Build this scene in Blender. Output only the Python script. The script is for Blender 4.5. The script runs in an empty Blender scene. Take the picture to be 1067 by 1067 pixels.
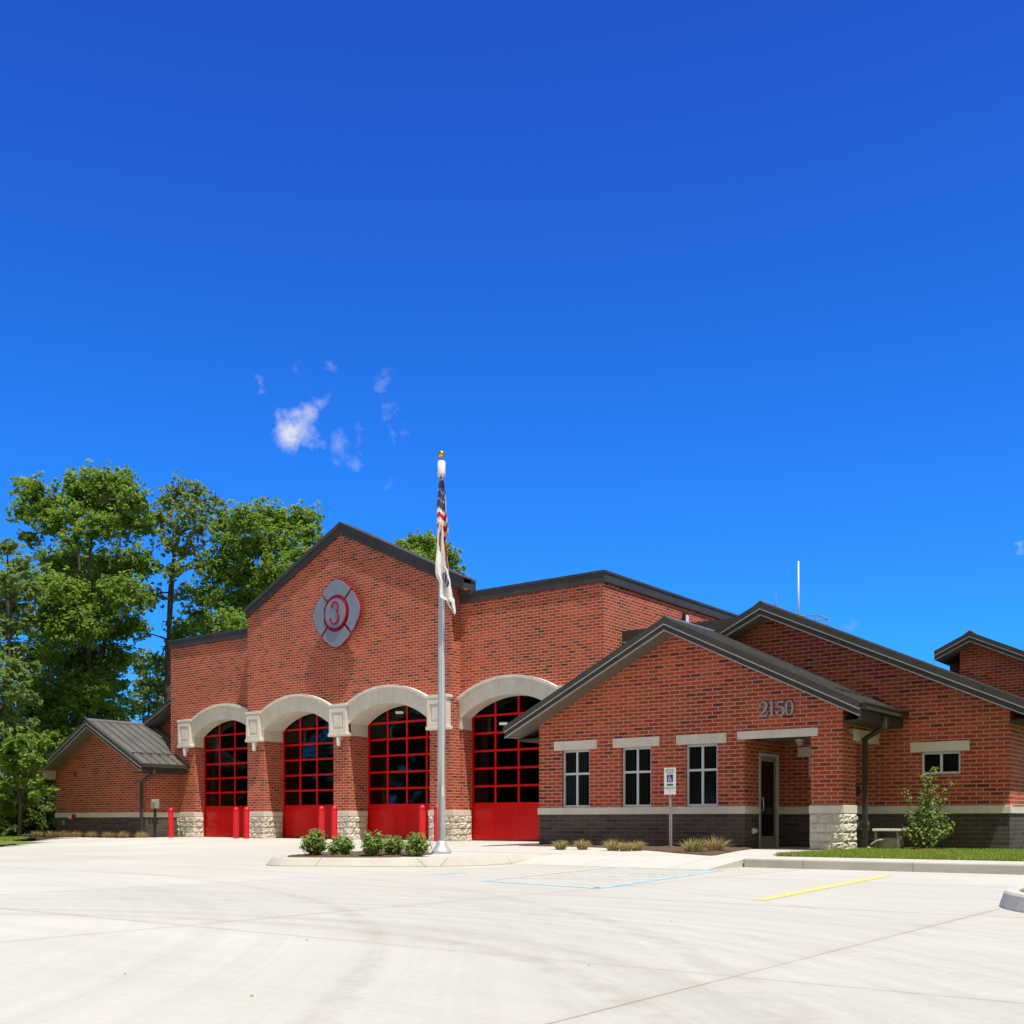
import bpy, bmesh, math, random
from mathutils import Vector, Matrix, noise as mnoise
random.seed(7)
SC = bpy.context.scene
COL = SC.collection
R = math.radians
EYE = 0.65            # camera height above the building's floor level (z = 0)
F, HX, HY = 1145.0, 533.5, 855.5

# ------------------------------------------------------------------ measured view -> world
def ray(px):
    r = (px - HX) / F
    return (.797 * r - .603, .603 * r + .797)
def at_y(px, Y):
    a, b = ray(px); d = Y / b
    return a * d, Y
def at_x(px, X):
    a, b = ray(px); d = X / a
    return X, b * d
def on_ground(px, py, z=-.15):
    d = (EYE - z) * F / (py - HY); a, b = ray(px)
    return a * d, b * d
def at_depth(px, d):
    a, b = ray(px)
    return a * d, b * d
def height(py, d):
    return EYE + (HY - py) * d / F

# ------------------------------------------------------------------ node helpers
def new_mat(name):
    m = bpy.data.materials.new(name); m.use_nodes = True
    nt = m.node_tree; nt.nodes.clear()
    out = nt.nodes.new('ShaderNodeOutputMaterial')
    b = nt.nodes.new('ShaderNodeBsdfPrincipled')
    nt.links.new(b.outputs[0], out.inputs[0])
    return m, nt, b
class G:
    """tiny node-graph helper"""
    def __init__(s, nt): s.nt = nt
    def n(s, t, **kw):
        x = s.nt.nodes.new(t)
        for k, v in kw.items(): setattr(x, k, v)
        return x
    def l(s, a, b): s.nt.links.new(a, b)
    def val(s, inp, v):
        if hasattr(v, 'is_linked') or hasattr(v, 'links'): s.l(v, inp)
        else: inp.default_value = v
    def math(s, op, a, b=0.0, c=None, clamp=False):
        x = s.n('ShaderNodeMath', operation=op, use_clamp=clamp)
        s.val(x.inputs[0], a); s.val(x.inputs[1], b)
        if c is not None: s.val(x.inputs[2], c)
        return x.outputs[0]
    def mix(s, f, a, b, blend='MIX'):
        x = s.n('ShaderNodeMix', data_type='RGBA', blend_type=blend)
        s.val(x.inputs[0], f); s.val(x.inputs[6], a); s.val(x.inputs[7], b)
        return x.outputs[2]
    def noise(s, vec, scale, detail=4, rough=.55, out=0):
        x = s.n('ShaderNodeTexNoise'); x.inputs['Scale'].default_value = scale
        x.inputs['Detail'].default_value = detail; x.inputs['Roughness'].default_value = rough
        if vec is not None: s.l(vec, x.inputs['Vector'])
        return x.outputs[out]
    def ramp(s, f, stops):
        x = s.n('ShaderNodeValToRGB'); e = x.color_ramp.elements
        while len(e) < len(stops): e.new(.5)
        for i, (p, c) in enumerate(stops):
            e[i].position = p; e[i].color = c if len(c) == 4 else (*c, 1)
        s.l(f, x.inputs[0]); return x.outputs[0]
    def rng(s, v, a, b, c=0.0, d=1.0):
        x = s.n('ShaderNodeMapRange'); s.l(v, x.inputs[0])
        for i, q in enumerate((a, b, c, d)): x.inputs[i + 1].default_value = q
        return x.outputs[0]
    def bump(s, h, strength, dist, bsdf):
        x = s.n('ShaderNodeBump'); x.inputs['Strength'].default_value = strength
        x.inputs['Distance'].default_value = dist
        s.l(h, x.inputs['Height']); s.l(x.outputs[0], bsdf.inputs['Normal'])
    def obj(s): return s.n('ShaderNodeTexCoord').outputs['Object']
    def map(s, vec, scale=(1, 1, 1), rot=(0, 0, 0), loc=(0, 0, 0)):
        x = s.n('ShaderNodeMapping'); s.l(vec, x.inputs[0])
        x.inputs[1].default_value = loc; x.inputs[2].default_value = rot; x.inputs[3].default_value = scale
        return x.outputs[0]

def c4(c): return (*c, 1)
def plain(name, col, rough=.5, metal=0., var=.12, scale=6., spec=.5, coat=0.):
    m, nt, b = new_mat(name); g = G(nt); v = g.obj()
    f = g.noise(v, scale, 5)
    lo = tuple(x * (1 - var) for x in col); hi = tuple(min(1, x * (1 + var)) for x in col)
    g.l(g.ramp(f, [(.3, lo), (.7, hi)]), b.inputs['Base Color'])
    b.inputs['Roughness'].default_value = rough; b.inputs['Metallic'].default_value = metal
    b.inputs['Specular IOR Level'].default_value = spec
    b.inputs['Coat Weight'].default_value = coat
    return m

def wall_uv(g):
    tc = g.obj(); sp = g.n('ShaderNodeSeparateXYZ'); g.l(tc, sp.inputs[0])
    ge = g.n('ShaderNodeNewGeometry'); sn = g.n('ShaderNodeSeparateXYZ'); g.l(ge.outputs['True Normal'], sn.inputs[0])
    isx = g.math('GREATER_THAN', g.math('ABSOLUTE', sn.outputs[0]), .6)
    mx = g.n('ShaderNodeMix', data_type='FLOAT'); g.l(isx, mx.inputs[0]); g.l(sp.outputs[0], mx.inputs[2]); g.l(sp.outputs[1], mx.inputs[3])
    cb = g.n('ShaderNodeCombineXYZ'); g.l(mx.outputs[0], cb.inputs[0]); g.l(sp.outputs[2], cb.inputs[1])
    return cb.outputs[0], tc

def brick_mat(name, reds, darks, mortar, msize=.0125, bw=.292, rh=.0935, var=.25, zoff=0.):
    m, nt, b = new_mat(name); g = G(nt)
    uv, tc = wall_uv(g)
    uv = g.map(uv, loc=(0, zoff, 0))
    def bt(c1, c2, mo):
        t = g.n('ShaderNodeTexBrick'); g.l(uv, t.inputs['Vector'])
        t.inputs['Color1'].default_value = c4(c1); t.inputs['Color2'].default_value = c4(c2); t.inputs['Mortar'].default_value = c4(mo)
        t.inputs['Scale'].default_value = 1; t.inputs['Mortar Size'].default_value = msize
        t.inputs['Mortar Smooth'].default_value = .15; t.inputs['Brick Width'].default_value = bw; t.inputs['Row Height'].default_value = rh
        t.offset = .5; t.offset_frequency = 2; t.squash = 1; return t
    rnd = bt((0, 0, 0), (1, 1, 1), (0, 0, 0))       # one random grey per brick
    colr = g.ramp(rnd.outputs['Color'], [(0., darks[0]), (.10, darks[1]), (.24, reds[0]), (.58, reds[1]), (.85, reds[2]), (1., reds[0])])
    # soot-dark blotches inside single bricks, and slow drift over the wall
    n1 = g.noise(g.map(uv, scale=(5, 14, 1)), 1., 5, .6)
    colr = g.mix(g.rng(n1, .50, .75, 0, .5), colr, c4(darks[1]))
    n2 = g.noise(uv, .55, 4)
    colr = g.mix(1., colr, g.ramp(n2, [(.3, (1 - var,) * 3), (.7, (1 + var * .6,) * 3)]), 'MULTIPLY')
    fac = rnd.outputs['Fac']
    mo = g.mix(g.noise(uv, 9, 4), c4(mortar), c4(tuple(x * .72 for x in mortar)))
    g.l(g.mix(fac, colr, mo), b.inputs['Base Color'])
    b.inputs['Roughness'].default_value = .85; b.inputs['Specular IOR Level'].default_value = .25
    h = g.math('ADD', g.math('MULTIPLY', g.math('SUBTRACT', 1., fac), 1.), g.math('MULTIPLY', g.noise(tc, 60, 4), .35))
    g.bump(h, .55, .006, b)
    return m

M = {}
M['brick'] = brick_mat('red_brick', [(.46, .057, .025), (.56, .090, .038), (.38, .041, .022)], [(.15, .028, .020), (.27, .042, .025)], (.55, .375, .265))
M['dark_brick'] = brick_mat('charcoal_brick', [(.090, .076, .066), (.108, .091, .079), (.074, .063, .055)], [(.055, .047, .041), (.068, .058, .051)], (.17, .145, .125), msize=.010, bw=.4064, rh=.1016, var=.12)
def stone_mat():
    m, nt, b = new_mat('cast_stone'); g = G(nt); v = g.obj()
    f = g.noise(v, 2.2, 6, .6); c = g.ramp(f, [(.25, (.63, .59, .51)), (.6, (.72, .68, .60)), (.8, (.77, .73, .65))])
    st = g.noise(g.map(v, scale=(5, 5, .35)), 1., 5, .65)
    c = g.mix(g.rng(st, .5, .78, 0, .3), c, c4((.42, .385, .32)))
    g.l(c, b.inputs['Base Color']); b.inputs['Roughness'].default_value = .85; b.inputs['Specular IOR Level'].default_value = .25
    g.bump(g.noise(v, 70, 4), .25, .004, b); return m
M['stone'] = stone_mat()
def rough_mat():
    m, nt, b = new_mat('split_face_stone'); g = G(nt); v = g.obj()
    f = g.noise(v, 3, 6, .65); c = g.ramp(f, [(.25, (.46, .42, .34)), (.55, (.66, .61, .52)), (.8, (.74, .70, .61))])
    g.l(c, b.inputs['Base Color']); b.inputs['Roughness'].default_value = .92; b.inputs['Specular IOR Level'].default_value = .2
    g.bump(g.noise(v, 24, 6, .7), .7, .02, b); return m
M['rough_stone'] = rough_mat()
M['bronze'] = plain('dark_bronze_metal', (.056, .051, .043), .55, .0, .14, 2., .3)
M['roof'] = plain('standing_seam_metal', (.16, .155, .14), .38, .25, .15, 1.2, .5)
M['lip'] = plain('pale_drip_edge', (.42, .41, .38), .4, .2, .08)
M['soffit'] = plain('taupe_soffit', (.17, .155, .135), .6, 0, .08)
M['soffit_pale'] = plain('beige_soffit', (.50, .46, .38), .6, 0, .06)
def red_gloss():
    m, nt, b = new_mat('red_enamel'); g = G(nt); v = g.obj()
    c = g.ramp(g.noise(g.map(v, scale=(.8, .8, 3)), 1., 4), [(.3, (.56, .005, .005)), (.7, (.66, .007, .006))])
    g.l(c, b.inputs['Base Color']); b.inputs['Roughness'].default_value = .2; b.inputs['Specular IOR Level'].default_value = .3
    g.bump(g.noise(g.map(v, scale=(.7, .7, 4)), 1.5, 2), .05, .05, b); return m
M['red'] = red_gloss()
M['red_plastic'] = plain('red_bollard_sleeve', (.62, .012, .018), .38, 0, .08, 4)
M['red_trim'] = plain('red_trim', (.34, .007, .012), .4)
M['grey_plate'] = plain('brushed_grey_plate', (.27, .29, .31), .45, .35, .08, 3)
M['numeral'] = plain('zinc_numeral', (.34, .38, .37), .4, .4, .08, 8)
M['alum'] = plain('clear_anodised_aluminium', (.66, .67, .68), .35, .2, .05)
M['white'] = plain('white_paint', (.78, .78, .77), .45, 0, .04)
M['steel'] = plain('satin_steel', (.62, .62, .62), .42, .45, .06, 3)
M['galv'] = plain('galvanised_post', (.36, .34, .29), .55, .3, .15, 12)
M['black'] = plain('black_rubber', (.015, .015, .015), .5)
M['gold'] = plain('gold_ball', (.80, .42, .05), .25, .9, .05)
M['greybox'] = plain('grey_cabinet', (.27, .27, .25), .5)
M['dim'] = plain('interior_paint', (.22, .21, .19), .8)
M['yellow'] = plain('yellow_sticker', (.75, .60, .03), .5)
def glass_mat(name, tint, gloss=.03, amt=.36):
    m = bpy.data.materials.new(name); m.use_nodes = True; nt = m.node_tree; nt.nodes.clear(); g = G(nt)
    out = g.n('ShaderNodeOutputMaterial'); tr = g.n('ShaderNodeBsdfTransparent'); tr.inputs[0].default_value = c4(tint)
    gl = g.n('ShaderNodeBsdfGlossy'); gl.inputs['Roughness'].default_value = gloss; gl.inputs[0].default_value = (.9, .93, .95, 1)
    v = g.obj(); bp = g.n('ShaderNodeBump'); bp.inputs['Strength'].default_value = .04; bp.inputs['Distance'].default_value = .02
    g.l(g.noise(v, 1.3, 2), bp.inputs['Height']); g.l(bp.outputs[0], gl.inputs['Normal'])
    fr = g.n('ShaderNodeFresnel'); fr.inputs[0].default_value = 1.5
    mx = g.n('ShaderNodeMixShader'); g.l(g.math('MULTIPLY', fr.outputs[0], amt), mx.inputs[0])
    g.l(tr.outputs[0], mx.inputs[1]); g.l(gl.outputs[0], mx.inputs[2]); g.l(mx.outputs[0], out.inputs[0]); return m
M['glass'] = glass_mat('tinted_glass', (.30, .32, .32))
def dark_glass():
    m, nt, b = new_mat('dark_window_glass'); g = G(nt); v = g.obj()
    w = g.n('ShaderNodeTexWave'); w.inputs['Scale'].default_value = 5.; g.l(v, w.inputs[0])   # vertical blinds behind the glass
    g.l(g.ramp(w.outputs[1], [(.2, (.004, .004, .004)), (.8, (.016, .016, .015))]), b.inputs['Base Color'])
    b.inputs['Roughness'].default_value = .06; b.inputs['Specular IOR Level'].default_value = .14; return m
M['dark_glass'] = dark_glass()
def lamp_mat():
    m, nt, b = new_mat('lit_lamp'); b.inputs['Base Color'].default_value = (.9, .88, .8, 1)
    b.inputs['Emission Color'].default_value = (1, .93, .8, 1); b.inputs['Emission Strength'].default_value = 4.; return m
M['lamp'] = lamp_mat()
M['mulch'] = None
def mulch_mat():
    m, nt, b = new_mat('bark_mulch'); g = G(nt); v = g.obj()
    c = g.ramp(g.noise(v, 26, 6, .7), [(.3, (.05, .028, .018)), (.55, (.16, .09, .055)), (.75, (.30, .19, .12))])
    g.l(c, b.inputs['Base Color']); b.inputs['Roughness'].default_value = .95
    g.bump(g.noise(v, 30, 6, .7), 1., .05, b); return m
M['mulch'] = mulch_mat()
def lawn_mat():
    m, nt, b = new_mat('lawn'); g = G(nt); v = g.obj()
    c = g.ramp(g.noise(v, 5, 8, .7), [(.3, (.09, .13, .016)), (.6, (.15, .21, .028)), (.8, (.20, .24, .05))])
    g.l(c, b.inputs['Base Color']); b.inputs['Roughness'].default_value = .95
    g.bump(g.noise(v, 40, 6, .7), .8, .04, b); return m
M['lawn'] = lawn_mat()

def leaf_mat(name, cols, trans=.35):
    m = bpy.data.materials.new(name); m.use_nodes = True; nt = m.node_tree; nt.nodes.clear(); g = G(nt)
    out = g.n('ShaderNodeOutputMaterial'); ge = g.n('ShaderNodeNewGeometry')
    c = g.ramp(ge.outputs['Random Per Island'], [(i / (len(cols) - 1), x) for i, x in enumerate(cols)])
    d = g.n('ShaderNodeBsdfPrincipled'); g.l(c, d.inputs['Base Color']); d.inputs['Roughness'].default_value = .55
    d.inputs['Specular IOR Level'].default_value = .28
    t = g.n('ShaderNodeBsdfTranslucent'); hs = g.n('ShaderNodeHueSaturation'); hs.inputs['Hue'].default_value = .495; hs.inputs['Value'].default_value = 2.1
    g.l(c, hs.inputs['Color']); g.l(hs.outputs[0], t.inputs[0])
    mx = g.n('ShaderNodeMixShader'); mx.inputs[0].default_value = trans
    g.l(d.outputs[0], mx.inputs[1]); g.l(t.outputs[0], mx.inputs[2]); g.l(mx.outputs[0], out.inputs[0]); return m
M['leaf_maple'] = leaf_mat('maple_leaf', [(.095, .16, .022), (.15, .24, .032), (.225, .32, .048), (.115, .185, .026)], .5)
M['leaf_pale'] = leaf_mat('pale_leaf', [(.11, .175, .045), (.165, .24, .06), (.23, .305, .09), (.135, .20, .055)], .4)
M['leaf_shrub'] = leaf_mat('shrub_leaf', [(.08, .14, .025), (.15, .24, .04), (.22, .31, .07), (.34, .40, .18)])
M['leaf_young'] = leaf_mat('young_leaf', [(.10, .18, .025), (.16, .26, .04), (.25, .34, .08), (.38, .42, .24)])
M['leaf_dark'] = leaf_mat('undergrowth_leaf', [(.05, .08, .014), (.08, .125, .02), (.12, .17, .03), (.06, .09, .016)])
M['straw'] = leaf_mat('straw_blade', [(.30, .20, .10), (.40, .29, .14), (.26, .26, .08), (.46, .31, .19)], .25)
M['straw_green'] = leaf_mat('greenish_blade', [(.20, .22, .06), (.30, .27, .10), (.40, .31, .15), (.16, .20, .05)], .25)
M['grass_blade'] = leaf_mat('turf_blade', [(.13, .20, .016), (.20, .29, .025), (.26, .34, .04), (.30, .31, .07)], .3)
def bark_mat():
    m, nt, b = new_mat('bark'); g = G(nt); v = g.obj()
    c = g.ramp(g.noise(g.map(v, scale=(6, 6, 1.2)), 1.6, 6, .7), [(.3, (.035, .028, .022)), (.7, (.13, .11, .09))])
    g.l(c, b.inputs['Base Color']); b.inputs['Roughness'].default_value = .95; return m
M['bark'] = bark_mat()

def concrete_lot():
    m, nt, b = new_mat('worn_concrete'); g = G(nt); v = g.obj()
    sp = g.n('ShaderNodeSeparateXYZ'); g.l(v, sp.inputs[0]); x, y = sp.outputs[0], sp.outputs[1]
    base = g.ramp(g.noise(v, .35, 6, .6), [(.3, (.485, .472, .420)), (.7, (.55, .538, .485))])
    fine = g.noise(v, 14, 6, .7)
    base = g.mix(1., base, g.ramp(fine, [(.25, (.93,) * 3), (.75, (1.05,) * 3)]), 'MULTIPLY')
    # broom-finish / wheel streaks running across the lot, a little different in each pour
    st = g.noise(g.map(v, scale=(.22, 2.6, 1), rot=(0, 0, R(-14))), 1., 6, .62)
    base = g.mix(g.rng(st, .48, .74, 0, .26), base, c4((.36, .335, .285)))
    # each slab its own tone (15 ft joints)
    S = 4.57
    def cell(c, o): return g.math('FLOOR', g.math('DIVIDE', g.math('ADD', c, o), S))
    cv = g.n('ShaderNodeCombineXYZ'); g.l(cell(x, 2.5), cv.inputs[0]); g.l(cell(y, -5.2), cv.inputs[1])
    wn = g.n('ShaderNodeTexWhiteNoise', noise_dimensions='2D'); g.l(cv.outputs[0], wn.inputs[0])
    base = g.mix(1., base, g.ramp(wn.outputs[0], [(0., (.95, .945, .93)), (1., (1.03, 1.03, 1.03))]), 'MULTIPLY')
    # tyre arcs of the turning fire engines
    def arcs(cx, cy, r0, r1, seed, amt, col, base):
        dx = g.math('SUBTRACT', x, cx); dy = g.math('SUBTRACT', y, cy)
        rr = g.math('SQRT', g.math('ADD', g.math('MULTIPLY', dx, dx), g.math('MULTIPLY', dy, dy)))
        wob = g.math('MULTIPLY', g.noise(v, .22, 1), .5)
        rr = g.math('ADD', rr, wob)
        cb = g.n('ShaderNodeCombineXYZ'); g.l(g.math('MULTIPLY', rr, 6.5), cb.inputs[0])
        ang = g.math('ARCTAN2', dy, dx); g.l(g.math('MULTIPLY', ang, .5), cb.inputs[1]); cb.inputs[2].default_value = seed
        nn = g.noise(cb.outputs[0], 1.2, 7, .68)
        win = g.math('MULTIPLY', g.rng(rr, r0, r0 + .25, 0, 1), g.rng(rr, r1, r1 + 3., 1, 0))
        f = g.math('MULTIPLY', g.math('MULTIPLY', g.math('ADD', g.rng(nn, .42, .68, 0, 1), .22), win), amt, clamp=True)
        return g.mix(f, base, c4(col))
    base = arcs(-6.3, .2, 5.35, 9., 3., .32, (.34, .33, .275), base)
    base = arcs(-17., -7., 15., 26., 8., .22, (.34, .33, .275), base)
    base = arcs(9., -3.5, 10.7, 12.4, 5., .16, (.34, .33, .275), base)
    def track(cx, cy, r, w_, amt, base):
        dx = g.math('SUBTRACT', x, cx); dy = g.math('SUBTRACT', y, cy)
        rr_ = g.math('ADD', g.math('SQRT', g.math('ADD', g.math('MULTIPLY', dx, dx), g.math('MULTIPLY', dy, dy))), g.math('MULTIPLY', g.noise(v, .22, 1), .3))
        f = g.rng(g.math('ABSOLUTE', g.math('SUBTRACT', rr_, r)), w_ * .35, w_, 1., 0.)
        br = g.rng(g.noise(g.map(v, scale=(2.5, 2.5, 1)), 1.4, 6, .75), .40, .68, 0., 1.)
        return g.mix(g.math('MULTIPLY', g.math('MULTIPLY', f, br), amt, clamp=True), base, c4((.27, .245, .20)))
    for (a_, b_, r_, w_, am) in ((-6.3, .2, 5.65, .13, .42), (-6.3, .2, 6.1, .10, .32), (-6.3, .2, 7.6, .14, .28), (-17., -7., 17.2, .13, .30), (-17., -7., 19.1, .15, .28), (-17., -7., 21.4, .12, .24), (9., -3.5, 11.3, .12, .3)):
        base = track(a_, b_, r_, w_, am, base)
    # small dark scuffs and drips
    sc = g.noise(g.map(v, scale=(1.2, 4.5, 1), rot=(0, 0, R(-25))), 2.2, 5, .75)
    base = g.mix(g.rng(sc, .70, .80, 0, .55), base, c4((.20, .185, .165)))
    # sawn joints
    def joint(c, o):
        t = g.math('ABSOLUTE', g.math('SUBTRACT', g.math('FRACT', g.math('DIVIDE', g.math('ADD', c, o), S)), .5))
        return g.math('MULTIPLY', g.math('SUBTRACT', .5, t), S)
    jd = g.math('MINIMUM', joint(x, 2.5), joint(y, -5.2))
    jn = g.math('ADD', jd, g.math('MULTIPLY', g.math('SUBTRACT', fine, .5), .006))
    base = g.mix(g.math('MULTIPLY', g.rng(jn, .005, .011, .85, 0), g.rng(g.noise(v, .28, 3), .36, .6, .3, 1.)), base, c4((.17, .13, .09)))
    base = g.mix(g.math('MULTIPLY', g.rng(jd, .0, .14, .22, 0), g.noise(v, 3., 4)), base, c4((.25, .22, .18)))
    g.l(base, b.inputs['Base Color']); b.inputs['Roughness'].default_value = .88; b.inputs['Specular IOR Level'].default_value = .25
    g.bump(g.noise(v, 90, 4), .2, .003, b); return m
M['lot'] = concrete_lot()
def walk_mat(name, lo, hi):
    m, nt, b = new_mat(name); g = G(nt); v = g.obj()
    c = g.ramp(g.noise(v, .9, 7, .65), [(.3, lo), (.7, hi)])
    st = g.noise(v, 3.2, 6, .7); c = g.mix(g.rng(st, .55, .8, 0, .25), c, c4(tuple(q * .6 for q in lo)))
    sp = g.n('ShaderNodeSeparateXYZ'); g.l(v, sp.inputs[0])
    def joint(c_, S):
        t = g.math('ABSOLUTE', g.math('SUBTRACT', g.math('FRACT', g.math('DIVIDE', c_, S)), .5))
        return g.math('MULTIPLY', g.math('SUBTRACT', .5, t), S)
    j = g.math('MINIMUM', joint(sp.outputs[0], 1.8), joint(sp.outputs[1], 1.8))
    c = g.mix(g.rng(j, .006, .014, .6, 0), c, c4((.22, .2, .17)))
    g.l(c, b.inputs['Base Color']); b.inputs['Roughness'].default_value = .9; b.inputs['Specular IOR Level'].default_value = .25
    g.bump(g.noise(v, 80, 4), .2, .003, b); return m
M['walk'] = walk_mat('pavement_concrete', (.49, .472, .42), (.55, .532, .48))
M['kerb'] = walk_mat('kerb_concrete', (.42, .395, .335), (.53, .505, .44))
def paint_mat(name, col, cover):
    m = bpy.data.materials.new(name); m.use_nodes = True; nt = m.node_tree; nt.nodes.clear(); g = G(nt); v = g.obj()
    out = g.n('ShaderNodeOutputMaterial'); d = g.n('ShaderNodeBsdfPrincipled'); d.inputs['Roughness'].default_value = .7
    w = g.noise(v, 7, 7, .75)
    g.l(g.mix(g.rng(w, .42, .66, 1., 0.), c4((.54, .52, .47)), c4(col)), d.inputs['Base Color'])
    t = g.n('ShaderNodeBsdfTransparent'); mx = g.n('ShaderNodeMixShader')
    g.l(g.rng(g.noise(v, 12, 6, .75), cover, cover + .16, 1., 0.), mx.inputs[0])
    g.l(t.outputs[0], mx.inputs[1]); g.l(d.outputs[0], mx.inputs[2]); g.l(mx.outputs[0], out.inputs[0]); return m
M['blue_paint'] = paint_mat('faded_blue_paint', (.30, .62, .74), .52)
M['blue_faint'] = paint_mat('worn_blue_paint', (.38, .62, .68), .40)
M['yellow_paint'] = paint_mat('worn_yellow_paint', (.85, .62, .06), .54)
def house_mat():
    return plain('pale_siding', (.42, .42, .40), .8, 0, .1)

# ------------------------------------------------------------------ mesh builder
OFF = {}
class MB:
    def __init__(s): s.v = []; s.f = []; s.mi = []; s.cur = 0
    def face(s, pts):
        i = len(s.v); s.v += [tuple(p) for p in pts]; s.f.append(tuple(range(i, i + len(pts)))); s.mi.append(s.cur)
    def mesh(s, vs, fs):
        i = len(s.v); s.v += [tuple(p) for p in vs]
        for f in fs: s.f.append(tuple(i + k for k in f)); s.mi.append(s.cur)
    def box(s, x0, x1, y0, y1, z0, z1):
        if x0 > x1: x0, x1 = x1, x0
        if y0 > y1: y0, y1 = y1, y0
        vs = [(x, y, z) for z in (z0, z1) for y in (y0, y1) for x in (x0, x1)]
        s.mesh(vs, [(0, 2, 3, 1), (4, 5, 7, 6), (0, 1, 5, 4), (2, 6, 7, 3), (0, 4, 6, 2), (1, 3, 7, 5)])
    def prism(s, poly, axis, a, b):
        """poly in the two other axes (y: (x,z); x: (y,z); z: (x,y)), extruded from a to b"""
        def P(p, t): return (p[0], t, p[1]) if axis == 'y' else ((t, p[0], p[1]) if axis == 'x' else (p[0], p[1], t))
        n = len(poly); vs = [P(p, a) for p in poly] + [P(p, b) for p in poly]
        fs = [tuple(range(n)), tuple(range(2 * n - 1, n - 1, -1))] + [(i, n + i, n + (i + 1) % n, (i + 1) % n) for i in range(n)]
        s.mesh(vs, fs)
    def tube(s, pts, rads, n=8, cap=True):
        pts = [Vector(p) for p in pts]
        if not hasattr(rads, '__len__'): rads = [rads] * len(pts)
        vs = []; fs = []
        up = Vector((0, 0, 1))
        for i, p in enumerate(pts):
            t = (pts[min(i + 1, len(pts) - 1)] - pts[max(i - 1, 0)]).normalized()
            ref = Vector((1, 0, 0)) if abs(t.z) > .9 else up
            u = t.cross(ref).normalized(); w = t.cross(u)
            for k in range(n):
                a = 2 * math.pi * k / n
                vs.append(p + (u * math.cos(a) + w * math.sin(a)) * rads[i])
        for i in range(len(pts) - 1):
            for k in range(n):
                a, b = i * n + k, i * n + (k + 1) % n
                fs.append((a, b, b + n, a + n))
        if cap: fs += [tuple(range(n - 1, -1, -1)), tuple(range((len(pts) - 1) * n, len(pts) * n))]
        s.mesh(vs, fs)
    def lathe(s, prof, cx, cy, n=20):
        s.tube([(cx, cy, z) for r, z in prof], [max(r, .0005) for r, z in prof], n)
    def build(s, name, mats, parent=None, loc=None, smooth=False, bevel=0., fix=True):
        if not isinstance(mats, (list, tuple)): mats = [mats]
        off = OFF[parent.as_pointer()] if parent is not None else Vector(loc or (0, 0, 0))
        me = bpy.data.meshes.new(name)
        me.from_pydata([(a - off[0], b - off[1], c - off[2]) for a, b, c in s.v], [], s.f)
        for m in mats: me.materials.append(M[m] if isinstance(m, str) else m)
        me.polygons.foreach_set('material_index', s.mi)
        if fix:
            bm = bmesh.new(); bm.from_mesh(me); bmesh.ops.remove_doubles(bm, verts=bm.verts, dist=1e-5)
            bmesh.ops.recalc_face_normals(bm, faces=bm.faces); bm.to_mesh(me); bm.free()
        if smooth: me.polygons.foreach_set('use_smooth', [True] * len(me.polygons))
        me.update()
        o = bpy.data.objects.new(name, me); COL.objects.link(o)
        if parent is not None: o.parent = parent
        else: o.location = off
        OFF[o.as_pointer()] = off
        if bevel:
            b = o.modifiers.new('edge', 'BEVEL'); b.width = bevel; b.segments = 2; b.limit_method = 'ANGLE'; b.angle_limit = R(40)
        return o
    # wall with rectangular openings, cut into strips
    def wall(s, axis, c0, c1, us, top, bottom, holes=()):
        """axis 'y': runs along x, between y=c0 (front) and y=c1.  top: function u -> z."""
        def P(u, c, z): return (u, c, z) if axis == 'y' else (c, u, z)
        br = sorted(set(us) | {h[0] for h in holes} | {h[1] for h in holes})
        for a, b in zip(br, br[1:]):
            hs = sorted([h for h in holes if h[0] <= a + 1e-6 and h[1] >= b - 1e-6], key=lambda h: h[2])
            segs = []; z = bottom
            for h in hs:
                if h[2] > z + 1e-6: segs.append((z, z, h[2], h[2]))
                z = h[3]
            segs.append((z, z, top(a), top(b)))
            for (za, zb, ta, tb) in segs:
                for c in (c0, c1): s.face([P(a, c, za), P(b, c, zb), P(b, c, tb), P(a, c, ta)])
            s.face([P(a, c0, top(a)), P(b, c0, top(b)), P(b, c1, top(b)), P(a, c1, top(a))])
            if not hs or hs[0][2] > bottom + 1e-6: s.face([P(a, c0, bottom), P(b, c0, bottom), P(b, c1, bottom), P(a, c1, bottom)])
        for u in (br[0], br[-1]): s.face([P(u, c0, bottom), P(u, c1, bottom), P(u, c1, top(u)), P(u, c0, top(u))])
        for (u0, u1, z0, z1) in holes:
            for u in (u0, u1): s.face([P(u, c0, z0), P(u, c1, z0), P(u, c1, z1), P(u, c0, z1)])
            for z in (z0, z1):
                if z > bottom + 1e-6: s.face([P(u0, c0, z), P(u1, c0, z), P(u1, c1, z), P(u0, c1, z)])

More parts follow.
